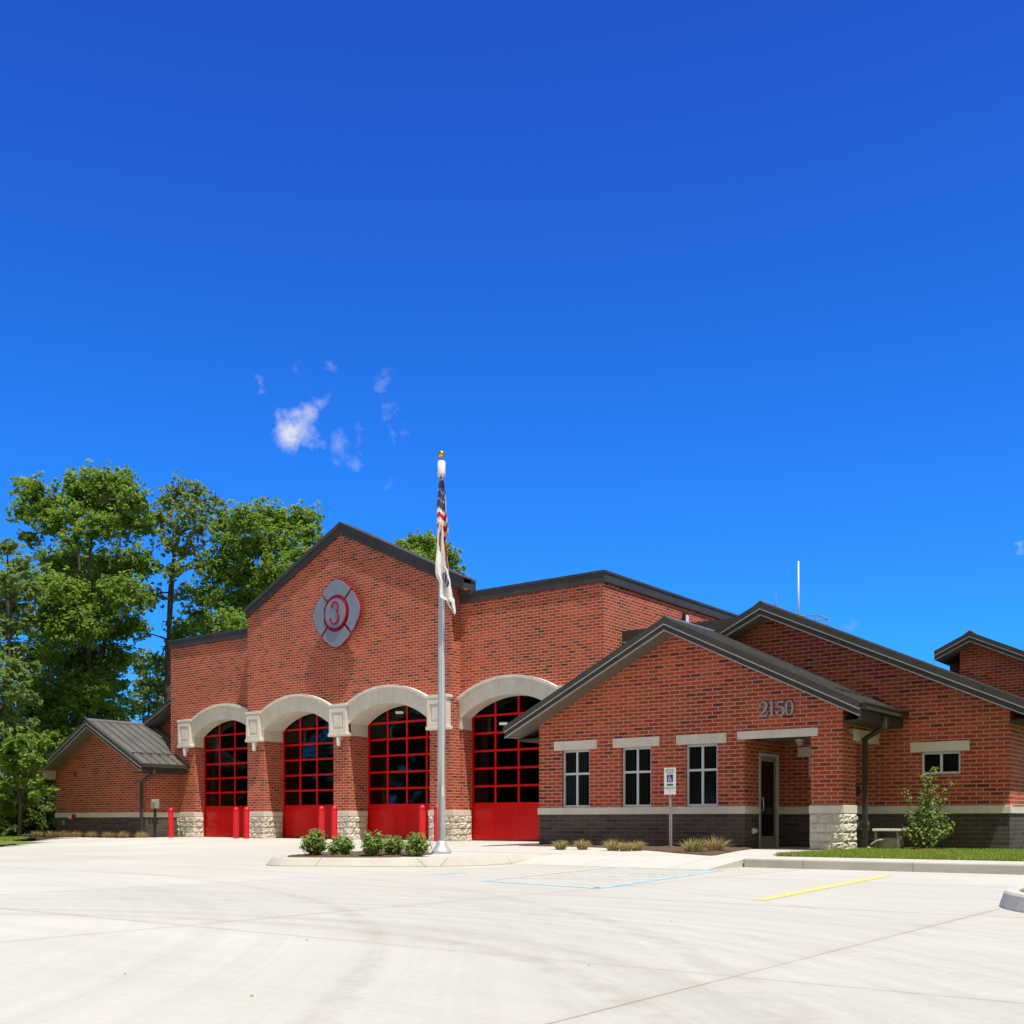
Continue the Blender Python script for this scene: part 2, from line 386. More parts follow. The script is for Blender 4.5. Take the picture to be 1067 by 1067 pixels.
def notched_wall(mb, y0, y1, x0, x1, top, tops, notches):
    """facade slab cut by arched openings that reach the ground, as vertical strips"""
    knots = {x0, x1} | set(tops); arcs_ = []
    for n_ in notches:
        a = n_[1:-1]; arcs_.append(a); knots |= {p[0] for p in a}
    br = sorted(knots)
    def low(u, mid):
        for a in arcs_:
            if a[0][0] < mid < a[-1][0]:
                for p, q in zip(a, a[1:]):
                    if p[0] - 1e-9 <= u <= q[0] + 1e-9: return p[1] + (q[1] - p[1]) * (u - p[0]) / (q[0] - p[0])
        return -.3
    last = -.3
    for a, b in zip(br, br[1:]):
        mid = (a + b) / 2; la, lb = low(a, mid), low(b, mid)
        for y in (y0, y1): mb.face([(a, y, la), (b, y, lb), (b, y, top(b)), (a, y, top(a))])
        mb.face([(a, y0, la), (b, y0, lb), (b, y1, lb), (a, y1, la)])
        mb.face([(a, y0, top(a)), (b, y0, top(b)), (b, y1, top(b)), (a, y1, top(a))])
        if abs(la - last) > 1e-4: mb.face([(a, y0, last), (a, y0, la), (a, y1, la), (a, y1, last)])
        last = lb
    for u in (x0, x1): mb.face([(u, y0, -.3), (u, y1, -.3), (u, y1, top(u)), (u, y0, top(u))])
def empty(name, loc, label=None, cat=None, group=None):
    o = bpy.data.objects.new(name, None); COL.objects.link(o); o.location = loc
    OFF[o.as_pointer()] = Vector(loc)
    tag(o, label, cat, group); return o
def tag(o, label=None, cat=None, group=None, kind=None):
    if label: o['label'] = label
    if cat: o['category'] = cat
    if group: o['group'] = group
    if kind: o['kind'] = kind
    return o
def copy_tree(o, loc=None, label=None):
    c = o.copy(); COL.objects.link(c)
    if loc is not None: c.location = loc
    if label: c['label'] = label
    for ch in [q for q in bpy.data.objects if q.parent == o]:
        d = copy_tree(ch); d.parent = c
    return c

# ================================================================== GROUND
def lot_z(x, y):
    """parking lot: 15 cm below the walks, easing up to the bay doors and the far left edge"""
    t = max(0., min(1., (y - 17.) / 9.5)) * max(0., min(1., (-17.0 - x) / 1.5 + .0))
    return -.15 + .146 * (t * t * (3 - 2 * t))
m = MB(); m.box(-600, 600, -600, 900, -1.2, -.22)
tag(m.build('ground', 'lawn'), kind='structure')
m = MB()
LOT_LEFT = [(-31.9, 16.9), (-36.3, 20.4), (-46.5, 25.0)]
xs = [-80 + i * 1. for i in range(105)]; ys = [-40 + i * 1. for i in range(64)] + [24.5, 25., 25.5, 26., 26.5, 27., 27.5, 28., 28.6]
def lot_edge_y(x):   # rear edge left of the bays follows the lawn
    if x < -46.5: return 25.0 - (-46.5 - x) * .4
    return 99
vi = {}
for i, x in enumerate(xs):
    for j, y in enumerate(ys): vi[i, j] = len(m.v); m.v.append((x, y, lot_z(x, y)))
for i in range(len(xs) - 1):
    for j in range(len(ys) - 1):
        cx, cy = (xs[i] + xs[i + 1]) / 2, (ys[j] + ys[j + 1]) / 2
        if cx > -17.4 and cy > 23.6: continue
        if cx > -38 and cx < -17.4 and cy > 28.6: continue
        if cx < -38 and cy > 25.2: continue
        if cx < -32 and cy < 16.9 + (cx + 31.9) * -.8 and cy > 12: continue
        m.f.append((vi[i, j], vi[i + 1, j], vi[i + 1, j + 1], vi[i, j + 1])); m.mi.append(0)
tag(m.build('parking_lot', 'lot', smooth=True), kind='structure')
# walks: plaza in front of the entrance with a real kerb along the stalls
def rounded(poly, radii, n=6):
    out = []
    N = len(poly)
    for i, p in enumerate(poly):
        r = radii[i] if hasattr(radii, '__len__') else radii
        if r <= 0: out.append(p); continue
        a, b, c = Vector(poly[i - 1]), Vector(p), Vector(poly[(i + 1) % N])
        d1 = (a - b); d2 = (c - b); r1 = min(r, d1.length * .48, d2.length * .48)
        p0 = b + d1.normalized() * r1; p1 = b + d2.normalized() * r1
        for k in range(n + 1):
            t = k / n; out.append(tuple((1 - t) ** 2 * p0 + 2 * t * (1 - t) * b + t * t * p1))
    return out
ISLE = [(-12.4, 18.2), (-12.35, 14.95), (-13.4, 14.0), (-15.25, 12.95), (-16.1, 13.9), (-16.8, 15.6), (-17.2, 18.2)]
isle = rounded(ISLE, [0, .5, .8, .7, .8, .8, 0])
KY = 17.75
plaza = [(-17.6, 18.2), (-12.4, 18.2), (-12.4, KY), (-7.9, KY), (14., KY), (14., 19.05), (-8.3, 19.05), (-9.0, 20.4), (-9.0, 27.), (-17.6, 27.)]
m = MB(); m.prism(plaza, 'z', -.4, .0)
# flush kerb ramp between the island and the raised kerb
m2 = MB()
tag(m.build('pavement', 'walk', bevel=.015), kind='structure')
m2.mesh([(-12.38, KY - 1.5, -.146), (-8.3, KY - 1.5, -.146), (-8.3, KY - .02, -.004), (-12.38, KY - .02, -.004), (-12.38, KY - 1.5, -.4), (-8.3, KY - 1.5, -.4), (-8.3, KY - .02, -.4), (-12.38, KY - .02, -.4)],
        [(0, 1, 2, 3), (0, 4, 5, 1), (1, 5, 6, 2), (0, 3, 7, 4)])
tag(m2.build('kerb_ramp', 'walk'), kind='structure')
m = MB()   # raised kerb band proud of the walk
m.box(-8.28, 14., KY - .17, KY - .003, -.4, .006)
tag(m.build('kerb', 'kerb', bevel=.025), kind='structure')
# island: kerb ring + mulch
def ring(mb, outer, inner, z0, z1, slope=.5):
    n = len(outer)
    for i in range(n):
        j = (i + 1) % n
        o0, o1, i0, i1 = outer[i], outer[j], inner[i], inner[j]
        e0 = Vector(o0).lerp(Vector(i0), -slope); e1 = Vector(o1).lerp(Vector(i1), -slope)
        mb.face([(*e0, z0), (*e1, z0), (*e1, -.135), (*e0, -.135)])
        mb.face([(*e0, -.135), (*e1, -.135), (*o1, z1 - .02), (*o0, z1 - .02)])
        q0 = Vector(o0).lerp(Vector(i0), .15); q1 = Vector(o1).lerp(Vector(i1), .15)
        mb.face([(*o0, z1 - .02), (*o1, z1 - .02), (*q1, z1), (*q0, z1)])
        mb.face([(*q0, z1), (*q1, z1), (*i1, z1), (*i0, z1)])
        mb.face([(*i0, z1), (*i1, z1), (*i1, z1 - .1), (*i0, z1 - .1)])
def shrink(poly, d):
    n = len(poly); out = []
    for i in range(n):
        a, b, c = Vector(poly[i - 1]), Vector(poly[i]), Vector(poly[(i + 1) % n])
        t = (c - a).normalized(); nrm = Vector((-t.y, t.x)); out.append(tuple(b + nrm * d))
    return out
area = sum(isle[i - 1][0] * isle[i][1] - isle[i][0] * isle[i - 1][1] for i in range(len(isle)))
if area < 0: isle.reverse()
inner = shrink(isle, .2)
m = MB(); ring(m, isle, inner, -.3, .0)
tag(m.build('island_kerb', 'kerb'), kind='structure')
def bed(name, poly, z, mat='mulch', amp=.03, step=.16):
    """soil sheet: a grid clipped to the polygon, gently lumpy"""
    bm = bmesh.new()
    vs = [bm.verts.new((p[0], p[1], z)) for p in poly]; bm.faces.new(vs)
    x0, x1 = min(p[0] for p in poly), max(p[0] for p in poly); y0, y1 = min(p[1] for p in poly), max(p[1] for p in poly)
    def cut(co, no):
        bmesh.ops.bisect_plane(bm, geom=bm.verts[:] + bm.edges[:] + bm.faces[:], plane_co=co, plane_no=no)
    x = x0 + step
    while x < x1: cut((x, 0, 0), (1, 0, 0)); x += step
    y = y0 + step
    while y < y1: cut((0, y, 0), (0, 1, 0)); y += step
    for v in bm.verts:
        if not v.is_boundary: v.co.z += amp * (mnoise.noise(Vector((v.co.x * 2.3, v.co.y * 2.3, 0))) + .5 * mnoise.noise(v.co * 7)) + amp * .6
    bmesh.ops.recalc_face_normals(bm, faces=bm.faces)
    me = bpy.data.meshes.new(name); bm.to_mesh(me); bm.free(); me.materials.append(M[mat])
    me.polygons.foreach_set('use_smooth', [True] * len(me.polygons))
    o = bpy.data.objects.new(name, me); COL.objects.link(o); tag(o, kind='structure'); return o
m = MB(); m.prism(shrink(isle, .19), 'z', -.3, -.004)
tag(m.build('pavement', 'walk'), kind='structure')
isle_bed = rounded([(-13.55, 14.38), (-15.15, 13.28), (-15.95, 14.1), (-16.6, 15.7), (-16.9, 17.3), (-15.3, 17.2), (-14.2, 16.3)], [.3, .4, .5, .5, .5, .5, .5])
bed('mulch_bed', isle_bed, .0, amp=.025)
WBED = rounded([(-17.35, 23.86), (-17.35, 23.0), (-14.9, 22.95), on_ground(668, 885.6, 0), on_ground(705, 889., 0), on_ground(742, 892., 0), on_ground(769, 886.6, 0), (-10.97, 23.86)], [0, .3, .5, .4, .4, .5, .3, 0])
bed('mulch_bed', WBED, .012, amp=.03)
LBED = [(-48., 25.2), (-38.0, 25.2), (-38.0, 26.6), (-48., 26.6)]
bed('mulch_bed', LBED, -.10, amp=.03)
# lawn to the right of the entrance, and the lawn peninsula at the frame's right edge
GR = rounded([(-8.95, 26.4), (-8.95, 20.5), (-8.3, 19.07), (14., 19.07), (14., 40.), (-5.6, 40.), (-5.6, 26.4)], [0, .8, .6, 0, 0, 0, 0])
bed('lawn_strip', GR, -.03, 'lawn', .02, .6)
PEN = [(9., 9.73)] + [(9., 13.17)] + [(-.88 + 1.72 * math.cos(R(a_)), 11.45 + 1.72 * math.sin(R(a_))) for a_ in range(90, 271, 9)]
PEN.reverse()
if sum(PEN[i - 1][0] * PEN[i][1] - PEN[i][0] * PEN[i - 1][1] for i in range(len(PEN))) < 0: PEN.reverse()
pen_in = shrink(PEN, .13)
m = MB(); ring(m, PEN, pen_in, -.3, .0, .3)
tag(m.build('island_kerb', 'walk'), kind='structure')
bed('lawn_strip', pen_in, -.02, 'lawn', .03, .3)
LEFTG = [(-31.9, 16.9), (-36.3, 20.4), (-40., 22.3), (-48., 25.15), (-48., 27.), (-80., 45.), (-90., 30.), (-60., 8.)]
LEFTG = [(-32.3, 16.6), (-36.3, 20.3), (-41.5, 22.4), (-90., 30.), (-60., 5.)]
bed('lawn_strip', LEFTG, -.10, 'lawn', .05, 1.2)

def stripe(p, q, w, z=-.146):
    a, b = Vector(p), Vector(q); t = (b - a).normalized(); n = Vector((-t.y, t.x)) * w / 2
    return [(*(a + n), z), (*(a - n), z), (*(b - n), z), (*(b + n), z)]
P1, P2, P3 = on_ground(505, 918), on_ground(623, 925.5), on_ground(776, 903.3)
P4 = (P1[0] + P3[0] - P2[0], P1[1] + P3[1] - P2[1])
P3 = (P2[0] + (P3[0] - P2[0]) * .78, P2[1] + (P3[1] - P2[1]) * .78); P4 = (P1[0] + (P4[0] - P1[0]) * .78, P1[1] + (P4[1] - P1[1]) * .78)
m = MB()
for a, b in ((P1, P2), (P2, P3)): m.face(stripe(a, b, .14))
m.cur = 1
m.face(stripe(P1, P4, .11))
for k in range(1, 7):
    t = k / 7; t2 = min(1, t + .28)
    a = (P1[0] + (P4[0] - P1[0]) * t, P1[1] + (P4[1] - P1[1]) * t); b = (P2[0] + (P3[0] - P2[0]) * t2, P2[1] + (P3[1] - P2[1]) * t2)
    m.face(stripe(a, b, .10, -.143 + .0004 * k))
q0, q1 = on_ground(450, 911), on_ground(485, 909.6)
m.face(stripe(q0, q1, .28, -.1445))
tag(m.build('road_marking', ['blue_paint', 'blue_faint'], fix=False), kind='structure')
m = MB(); m.face(stripe(on_ground(791, 938), on_ground(925, 912.2), .16))
tag(m.build('road_marking', 'yellow_paint', fix=False), kind='structure')

# ================================================================== FIRE STATION
ST = empty('fire_station', (-25., 28., 0.), 'red brick fire station with arched red garage doors and dark metal gables', 'fire station')
YF, YC, YD = 28.0, 27.54, 28.46        # main wall front, projecting gable front, door plane
XL, XR, CL, CR = -39.05, -17.73, -33.58, -23.32
HW = 7.84                              # wall top under the coping
YB = 46.
GX, GZ, GS = -28.45, 11.22, .475       # big gable apex
DOORS = [(-37.45, -33.56, YF), (-32.6, -28.85, YC), (-28.05, -24.27, YC), (-23.22, -19.33, YF)]
SPR, RISE = 4.08, .63
def arc_geo(x0, x1):
    hw = (x1 - x0) / 2; r = (hw * hw + RISE * RISE) / (2 * RISE)
    return (x0 + x1) / 2, SPR + RISE - r, r, hw
def notch(x0, x1):
    cx, cz, r, hw = arc_geo(x0, x1); a = math.asin(hw / r)
    return [(x0, -.3)] + [(cx + r * math.sin(-a + 2 * a * k / 16), cz + r * math.cos(-a + 2 * a * k / 16) + .02) for k in range(17)] + [(x1, -.3)]
gz = lambda x: GZ - GS * abs(x - GX)
# front walls (openings are notches in one outline)
m = MB()
notched_wall(m, YF, YD, XL, CL, lambda u: HW, [], [notch(*DOORS[0][:2])])
m.build('wall', 'brick', ST)
m = MB()
notched_wall(m, YC, YD, CL, CR, lambda u: gz(u) - .2, [GX], [notch(*DOORS[1][:2]), notch(*DOORS[2][:2])])
m.build('wall', 'brick', ST)
m = MB()
notched_wall(m, YF, YD, CR, XR, lambda u: HW, [], [notch(*DOORS[3][:2])])
m.build('wall', 'brick', ST)
m = MB(); m.box(XR - .3, XR, YD, YB, -.3, HW); m.build('wall', 'brick', ST)
m = MB(); m.box(XL, XL + .3, YD, YB, -.3, HW); m.build('wall', 'brick', ST)
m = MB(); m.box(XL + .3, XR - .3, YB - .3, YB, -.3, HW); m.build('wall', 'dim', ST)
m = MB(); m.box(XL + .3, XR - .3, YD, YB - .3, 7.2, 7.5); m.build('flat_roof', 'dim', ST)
m = MB(); m.box(XL + .35, XR - .35, YD + .1, YB - .35, -.2, .0); m.build('bay_floor', 'walk', ST)
# coping
m = MB()
m.box(XL - .05, CL, YF - .06, YF + .5, HW, HW + .33); m.box(XL - .05, XL + .4, YF + .5, YB, HW, HW + .33)
m.box(XL - .07, CL, YF - .08, YF + .52, HW + .27, HW + .345)
m.build('parapet_cap', 'bronze', ST)
m = MB()
m.box(CR, XR + .06, YF - .06, YF + .5, HW, HW + .33); m.box(XR - .4, XR + .06, YF + .5, YB, HW, HW + .33)
m.box(CR, XR + .08, YF - .08, YF + .52, HW + .27, HW + .345); m.box(XR - .42, XR + .08, YF + .52, YB, HW + .27, HW + .345)
m.build('parapet_cap', 'bronze', ST)

def gable_roof(gx, gzz, sl, xl, xr, y0, y1, th=.28, lips=True, seams=True, guard=None, slr=None, mb_top='roof'):
    """two-plane metal roof; front rake at y0.  xl/xr: eave positions."""
    slr = slr or sl
    zt = lambda x: gzz - (sl if x < gx else slr) * abs(x - gx)
    prof = [(xl, zt(xl)), (gx, gzz), (xr, zt(xr)), (xr, zt(xr) - th), (gx, gzz - th), (xl, zt(xl) - th)]
    m = MB(); m.prism(prof, 'y', y0 + .02, y1)
    rf = m.build('gable_roof', 'soffit', ST)
    # metal sheets with seams
    m = MB()
    for xe in (xl, xr):
        a = (xe, zt(xe)); sgn = -1 if xe < gx else 1
        m.prism([(gx, gzz + .004), (xe + sgn * .03, zt(xe) - .015 + .004), (xe + sgn * .03, zt(xe) + .02 - .015), (gx, gzz + .03)], 'y', y0 - .01, y1)
        if seams:
            n = int((y1 - y0) / .42)
            for k in range(n + 1):
                y = y0 + .05 + k * .42
                m.prism([(gx, gzz + .03), (xe + sgn * .03, zt(xe) + .005), (xe + sgn * .03, zt(xe) + .05), (gx, gzz + .075)], 'y', y, y + .022)
    m.prism([(gx - .16, gzz - .05), (gx, gzz + .05), (gx + .16, gzz - .05), (gx + .16, gzz - .02), (gx, gzz + .085), (gx - .16, gzz - .02)], 'y', y0 - .02, y1)
    m.build('roof_sheet', 'roof', rf)
    # stepped fascia on the rake
    def band(mb, o0, o1, y):
        mb.prism([(xl, zt(xl) - o0), (gx, gzz - o0), (xr, zt(xr) - o0), (xr, zt(xr) - o1), (gx, gzz - o1), (xl, zt(xl) - o1)], 'y', y, y0 + .019)
    m = MB(); band(m, -.03, .125, y0 - .05); band(m, .15, th - .025 + .01, y0 - .025); m.build('fascia', 'bronze', rf)
    if lips:
        m = MB(); band(m, .126, .149, y0 - .062); band(m, th - .014, th + .012, y0 - .04); m.build('drip_edge', 'lip', rf)
    if guard:
        m = MB()
        for xe, sgn in ((xr, 1),):
            x = xe - sgn * guard
            m.box(x - .012, x + .012, y0 + .1, y1 - .1, zt(x) + .08, zt(x) + .105)
            k = y0 + .1
            while k < y1: m.box(x - .03, x + .03, k, k + .05, zt(x) + .02, zt(x) + .085); k += .42
        m.build('snow_guard', 'bronze', rf)
    return zt, rf
# big pediment: rake trim + roof running back behind it
zt = gz
m = MB()
xa, xb = CL - .02, CR + .55
prof = lambda o0, o1: [(xa, gz(xa) - o0), (GX, GZ - o0), (xb, gz(xb) - o0), (xb, gz(xb) - o1), (GX, GZ - o1), (xa, gz(xa) - o1)]
m.prism(prof(.0, .30), 'y', YC - .02, 28.12); rf = m.build('gable_roof', 'bronze', ST)
m = MB(); m.prism(prof(-.03, .12), 'y', YC - .14, YC + .3); m.prism(prof(.121, .36), 'y', YC - .09, YC - .021); m.build('fascia', 'bronze', rf)
m = MB(); m.prism([(GX, GZ + .035), (xb + .04, gz(xb) + .015), (xb + .04, gz(xb) + .04), (GX, GZ + .065)], 'y', YC - .16, 28.14); m.build('roof_sheet', 'bronze', rf)
m = MB(); m.box(CR + .0, xb + .02, YC + .3, 28.12, gz(xb) - .45, gz(xb) - .29); m.build('gutter', 'bronze', ST)
m = MB(); m.box(CR - .4, CR, YD, 28.6, HW, gz(CR) - .3); m.build('wall', 'brick', ST)
m = MB(); m.box(CL, CL + .4, YD, 28.6, HW, gz(CL) - .3); m.build('wall', 'brick', ST)

# arches, imposts, rough stone bases
def arch(x0, x1, yf):
    cx, cz, r, hw = arc_geo(x0, x1); a = math.asin(hw / r); rin, rmid, rout = r - .015, r + .46, r + .60
    NS = 7; m = MB()
    def sector(r0, r1, a0, a1, y0, y1, n=5):
        P = lambda rr, an: (cx + rr * math.sin(an), cz + rr * math.cos(an))
        poly = [P(r0, a0 + (a1 - a0) * k / n) for k in range(n + 1)] + [P(r1, a1 - (a1 - a0) * k / n) for k in range(n + 1)]
        m.prism(poly, 'y', y0, y1)
    gap = .0012
    for s_ in range(NS):
        b0, b1 = -a + 2 * a * s_ / NS + gap, -a + 2 * a * (s_ + 1) / NS - gap
        sector(rin, rmid - .001, b0, b1, yf - .10, YD - .03)
        sector(rmid, rmid + .05, b0, b1, yf - .135, yf + .1)
        sector(rmid + .051, rout, b0, b1, yf - .19, yf + .1)
    sector(rin + .006, rmid - .02, -a, a, yf - .085, YD - .035, 24)
    o = m.build('arch', 'stone', ST)
    return o
for x0, x1, yf in DOORS: arch(x0, x1, yf)
ZB, ZT = 3.70, 4.80
def impost(x0, x1, yf, reveals=(), ywall=None, deep=.22):
    m = MB(); y = yf - deep; yb = yf + .05
    m.box(x0, x1, y + .05, yb, ZB, ZT - .10)                      # body
    m.box(x0 - .05, x1 + .05, y, yb, ZT - .10, ZT)                # cap
    m.box(x0 - .03, x1 + .03, y + .02, yb, ZT - .16, ZT - .101)
    m.box(x0 - .05, x1 + .05, y, yb, ZB - .04, ZB + .07)          # base
    fr = .13                                                       # raised frame round a sunk panel
    for (a, b, c, d) in ((x0, x0 + fr, ZB + .071, ZT - .161), (x1 - fr, x1, ZB + .071, ZT - .161), (x0 + fr, x1 - fr, ZB + .071, ZB + .071 + fr), (x0 + fr, x1 - fr, ZT - .161 - fr, ZT - .161)):
        m.box(a, b, y + .008, y + .051, c, d)
    m.box(x0 + fr + .09, x1 - fr - .09, y + .022, y + .052, ZB + .071 + fr + .09, ZT - .161 - fr - .09)
    for xr_ in reveals:                                           # smooth band through the reveal up to the arch spring
        m.box(xr_[0], xr_[1], yf - .06, YD - .03, ZB - .02, SPR + .10)
    m.build('impost', 'stone', ST, bevel=.012)
impost(-38.30, -37.50, YF, [(-37.70, -37.42)])
impost(-33.42, -32.66, YC, [(-32.80, -32.57)])
impost(-28.88, -28.02, YC, [(-28.30, -28.02), (-28.88, -28.60)])
impost(-24.22, -23.36, YC, [(-24.30, -24.20)])
m = MB(); m.box(-23.36, -23.19, YF - .08, YD - .03, ZB - .02, SPR + .10); m.box(-23.40, -23.19, YF - .06, YF + .05, SPR + .10, ZT); m.build('impost', 'stone', ST)
impost(-19.30, -18.5, YF)

def rough_face(m, o, u, width, z0, z1, nrm, course=.205, seed=0):
    """split-face blocks: displaced little grid per block"""
    o = Vector(o); u = Vector(u); nrm = Vector(nrm); rr = random.Random(seed)
    nc = max(1, round((z1 - z0) / course)); ch = (z1 - z0) / nc
    for c in range(nc):
        x = 0.; first = True
        while x < width - .01:
            bw = rr.choice((.38, .5, .3)) * (.6 if first and c % 2 else 1.); first = False
            if width - x - bw < .18: bw = width - x
            nx, nz = max(3, int(bw / .05)), 5
            out0 = rr.uniform(.0, .025)
            grid = []
            for j in range(nz + 1):
                for i in range(nx + 1):
                    fx, fz = i / nx, j / nz
                    e = min(fx, 1 - fx) * nx; e2 = min(fz, 1 - fz) * nz
                    d = -.012 if min(e, e2) < .5 else out0 + rr.uniform(-.008, .038)
                    p = o + u * (x + .004 + fx * (bw - .008)) + nrm * d; p.z = z0 + c * ch + .004 + fz * (ch - .008)
                    grid.append(p)
            m.mesh(grid, [(j * (nx + 1) + i, j * (nx + 1) + i + 1, (j + 1) * (nx + 1) + i + 1, (j + 1) * (nx + 1) + i) for j in range(nz) for i in range(nx)])
            x += bw
def stone_base(x0, x1, yf, y1, seed, right=True, z1=.82, cap=True, wallz=1.0):
    m = MB(); p = .05
    m.box(x0 - p + .02, x1 + p - .02, yf - p + .02, y1, -.3, z1 - .002)
    rough_face(m, (x0 - p, yf - p, 0), (1, 0, 0), x1 - x0 + 2 * p, -.02, z1, (0, -1, 0), seed=seed)
    if right: rough_face(m, (x1 + p, yf - p, 0), (0, 1, 0), y1 - yf + p, -.02, z1, (1, 0, 0), seed=seed + 50)
    b = m.build('stone_base', 'rough_stone', ST, fix=False)
    if cap:
        m = MB(); m.box(x0 - p - .01, x1 + p + .01, yf - p - .015, y1, z1, wallz); m.build('stone_band', 'stone', ST, bevel=.012)
stone_base(-38.62, -37.47, YF, YD - .035, 1)
stone_base(CL, -32.62, YC, YD - .035, 2)
stone_base(-28.82, -28.07, YC, YD - .035, 3)
stone_base(-24.24, -23.245, YC, YD - .035, 4)
stone_base(-19.28, -17.73, YF, YD - .035, 5)

# bay doors
Z0, DZ = 1.22, .583
for n, (x0, x1, yf) in enumerate(DOORS):
    a, b = x0 - .06, x1 + .06
    m = MB(); y = YD + .01; zt_ = 4.95
    w = .075
    fr = [(a, x0 + .075), (x1 - .075, b)]
    for p in fr: m.box(p[0], p[1], y, y + .07, 0.012, zt_)
    xs_ = [x0 + .04 + (x1 - x0 - .08) * k / 4 for k in range(5)]
    for k in (1, 2, 3): m.box(xs_[k] - .038, xs_[k] + .038, y + .004, y + .066, Z0, zt_)
    for k in range(6):
        z = Z0 + DZ * k
        m.box(x0 + .075, x1 - .075, y + (.008), y + .062, z - .036, z + .036)
    root = m.build('garage_door', 'red', ST)
    m = MB()
    for k in range(4):
        for z_a, z_b in ((.03, .605), (.615, Z0 - .037)):
            m.box(xs_[k] + (.036 if k == 0 else .004), xs_[k + 1] - (.036 if k == 3 else .004), y + .012, y + .055, z_a, z_b)
    m.box(x0 + .075, x1 - .075, y + .02, y + .05, .02, Z0 - .04)
    m.build('door_panel', 'red', root, bevel=.004)
    m = MB(); m.box(x0 + .05, x1 - .05, y + .03, y + .042, Z0, zt_); m.build('glass', 'glass', root)
    m = MB(); m.box(a, b, y - .004, y + .08, -.02, .012); m.build('rubber_seal', 'black', root)

# ---- helpers for the low wings
def lintel(x0, x1, y, z0, z1, yb=None):
    m = MB(); m.box(x0, x1, y - .035, (yb or y + .2), z0, z1); m.build('lintel', 'stone', ST, bevel=.01)
def window(x0, x1, z0, z1, y, split=None, vert=True):
    m = MB(); yy = y + .07; f = .055
    m.box(x0, x0 + f, yy, yy + .09, z0, z1); m.box(x1 - f, x1, yy, yy + .09, z0, z1)
    m.box(x0 + f, x1 - f, yy + .001, yy + .089, z0, z0 + f); m.box(x0 + f, x1 - f, yy + .001, yy + .089, z1 - f, z1)
    cx = (x0 + x1) / 2
    if vert: m.box(cx - .028, cx + .028, yy + .004, yy + .085, z0 + f, z1 - f)
    if split:
        zs = z0 + (z1 - z0) * split
        m.box(x0 + f, cx - .028, yy + .006, yy + .083, zs - .028, zs + .028); m.box(cx + .028, x1 - f, yy + .006, yy + .083, zs - .028, zs + .028)
    w = m.build('window', 'alum', ST)
    m = MB(); m.box(x0 + f - .01, x1 - f + .01, yy + .04, yy + .05, z0 + f - .01, z1 - f + .01); m.build('pane', 'dark_glass', w)
def downspout(x, y, z_top, xe, ye, ze, z0=.05):
    m = MB(); s_ = .05
    def sq(p, q, w=s_):   # square pipe
        m.tube([p, q], w * 1.3, 4)
    m.box(x - s_, x + s_, y - s_, y + s_, z0, z_top)
    sq((x, y, z_top - .02), (xe, ye, ze)); m.box(xe - s_, xe + s_, ye - s_, ye + s_, ze - .03, ze + .25)
    for z in (z0 + .5, z0 + 1.6): m.box(x - s_ - .012, x + s_ + .012, y - s_ - .006, y + s_ + .03, z, z + .03)
    m.build('downspout', 'bronze', ST)

# ---- front entrance wing
WY = 23.8; WL, WR = -17.1, -8.83; WGX, WGZ, WS = -12.97, 5.50, .49
wt = lambda x: WGZ - WS * abs(x - WGX) - .15
WIN = [(-16.36, -15.5), (-14.54, -13.68), (-12.73, -11.88)]
EN0, EN1 = -11.18, -9.57
m = MB(); m.wall('y', WY, WY + .25, [WL, WGX, WR], wt, 1.0, [(a, b, 1.0, 2.5) for a, b in WIN] + [(EN0, EN1, 1.0, 2.56)]); m.build('wall', 'brick', ST)
m = MB(); m.box(WL, WL + .25, WY + .25, 26.1, 1.0, wt(WL)); m.build('wall', 'brick', ST)
m = MB(); m.box(WR - .25, WR, WY + .25, 26.1, 2.74, wt(WR) + .05); m.build('wall', 'brick', ST)
m = MB(); m.box(EN1, WR, WY + .25, 24.62, 1.0, 2.6); m.build('pillar', 'brick', ST)
DY0, DY1 = 24.6, 25.73
m = MB(); m.wall('x', EN0, EN0 - .22, [WY + .25, 26.1], lambda u: 2.6, 1.0, [(DY0, DY1, 1.0, 2.29)]); m.build('wall', 'brick', ST)
m = MB()
m.box(WL, EN0, WY, WY + .25, -.3, .82); m.box(EN0 - .22, EN0, WY + .25, DY0, -.3, .82); m.box(EN0 - .22, EN0, DY1, 26.1, -.3, .82); m.box(WL, WL + .25, WY + .25, 26.1, -.3, .82)
m.build('plinth', 'dark_brick', ST)
m = MB()
m.box(WL - .03, EN0 + .03, WY - .035, WY + .25, .82, 1.0); m.box(EN0 - .22, EN0 + .03, WY + .25, DY0, .82, 1.0); m.box(EN0 - .22, EN0 + .03, DY1, 26.1, .82, 1.0)
m.build('stone_band', 'stone', ST, bevel=.01)
stone_base(EN1 + .03, WR - .02, WY + .02, 24.60, 11)
m = MB(); m.box(EN0 - .2, WR - .1, WY + .02, 26.1, 2.6, 2.66); m.build('porch_ceiling', 'soffit', ST)
lintel(-11.36, -9.39, WY, 2.56, 2.75, WY + .25)
m = MB(); m.box(WR - .27, WR + .03, 24.45, 26.10, 2.47, 2.74); m.build('lintel', 'stone', ST, bevel=.01)
for a, b in WIN:
    lintel(a - .24, b + .24, WY, 2.5, 2.74); window(a, b, 1.005, 2.5, WY, .585)
wzt, wrf = gable_roof(WGX, WGZ, WS, -17.78, -8.25, 23.2, 26.16, guard=.55)
m = MB()
m.box(-8.24, -8.12, 23.25, 26.08, wzt(-8.25) - .14, wzt(-8.25) + .0); m.box(-8.26, -8.10, 23.24, 26.09, wzt(-8.25) - .02, wzt(-8.25) + .012)
m.build('gutter', 'bronze', ST)
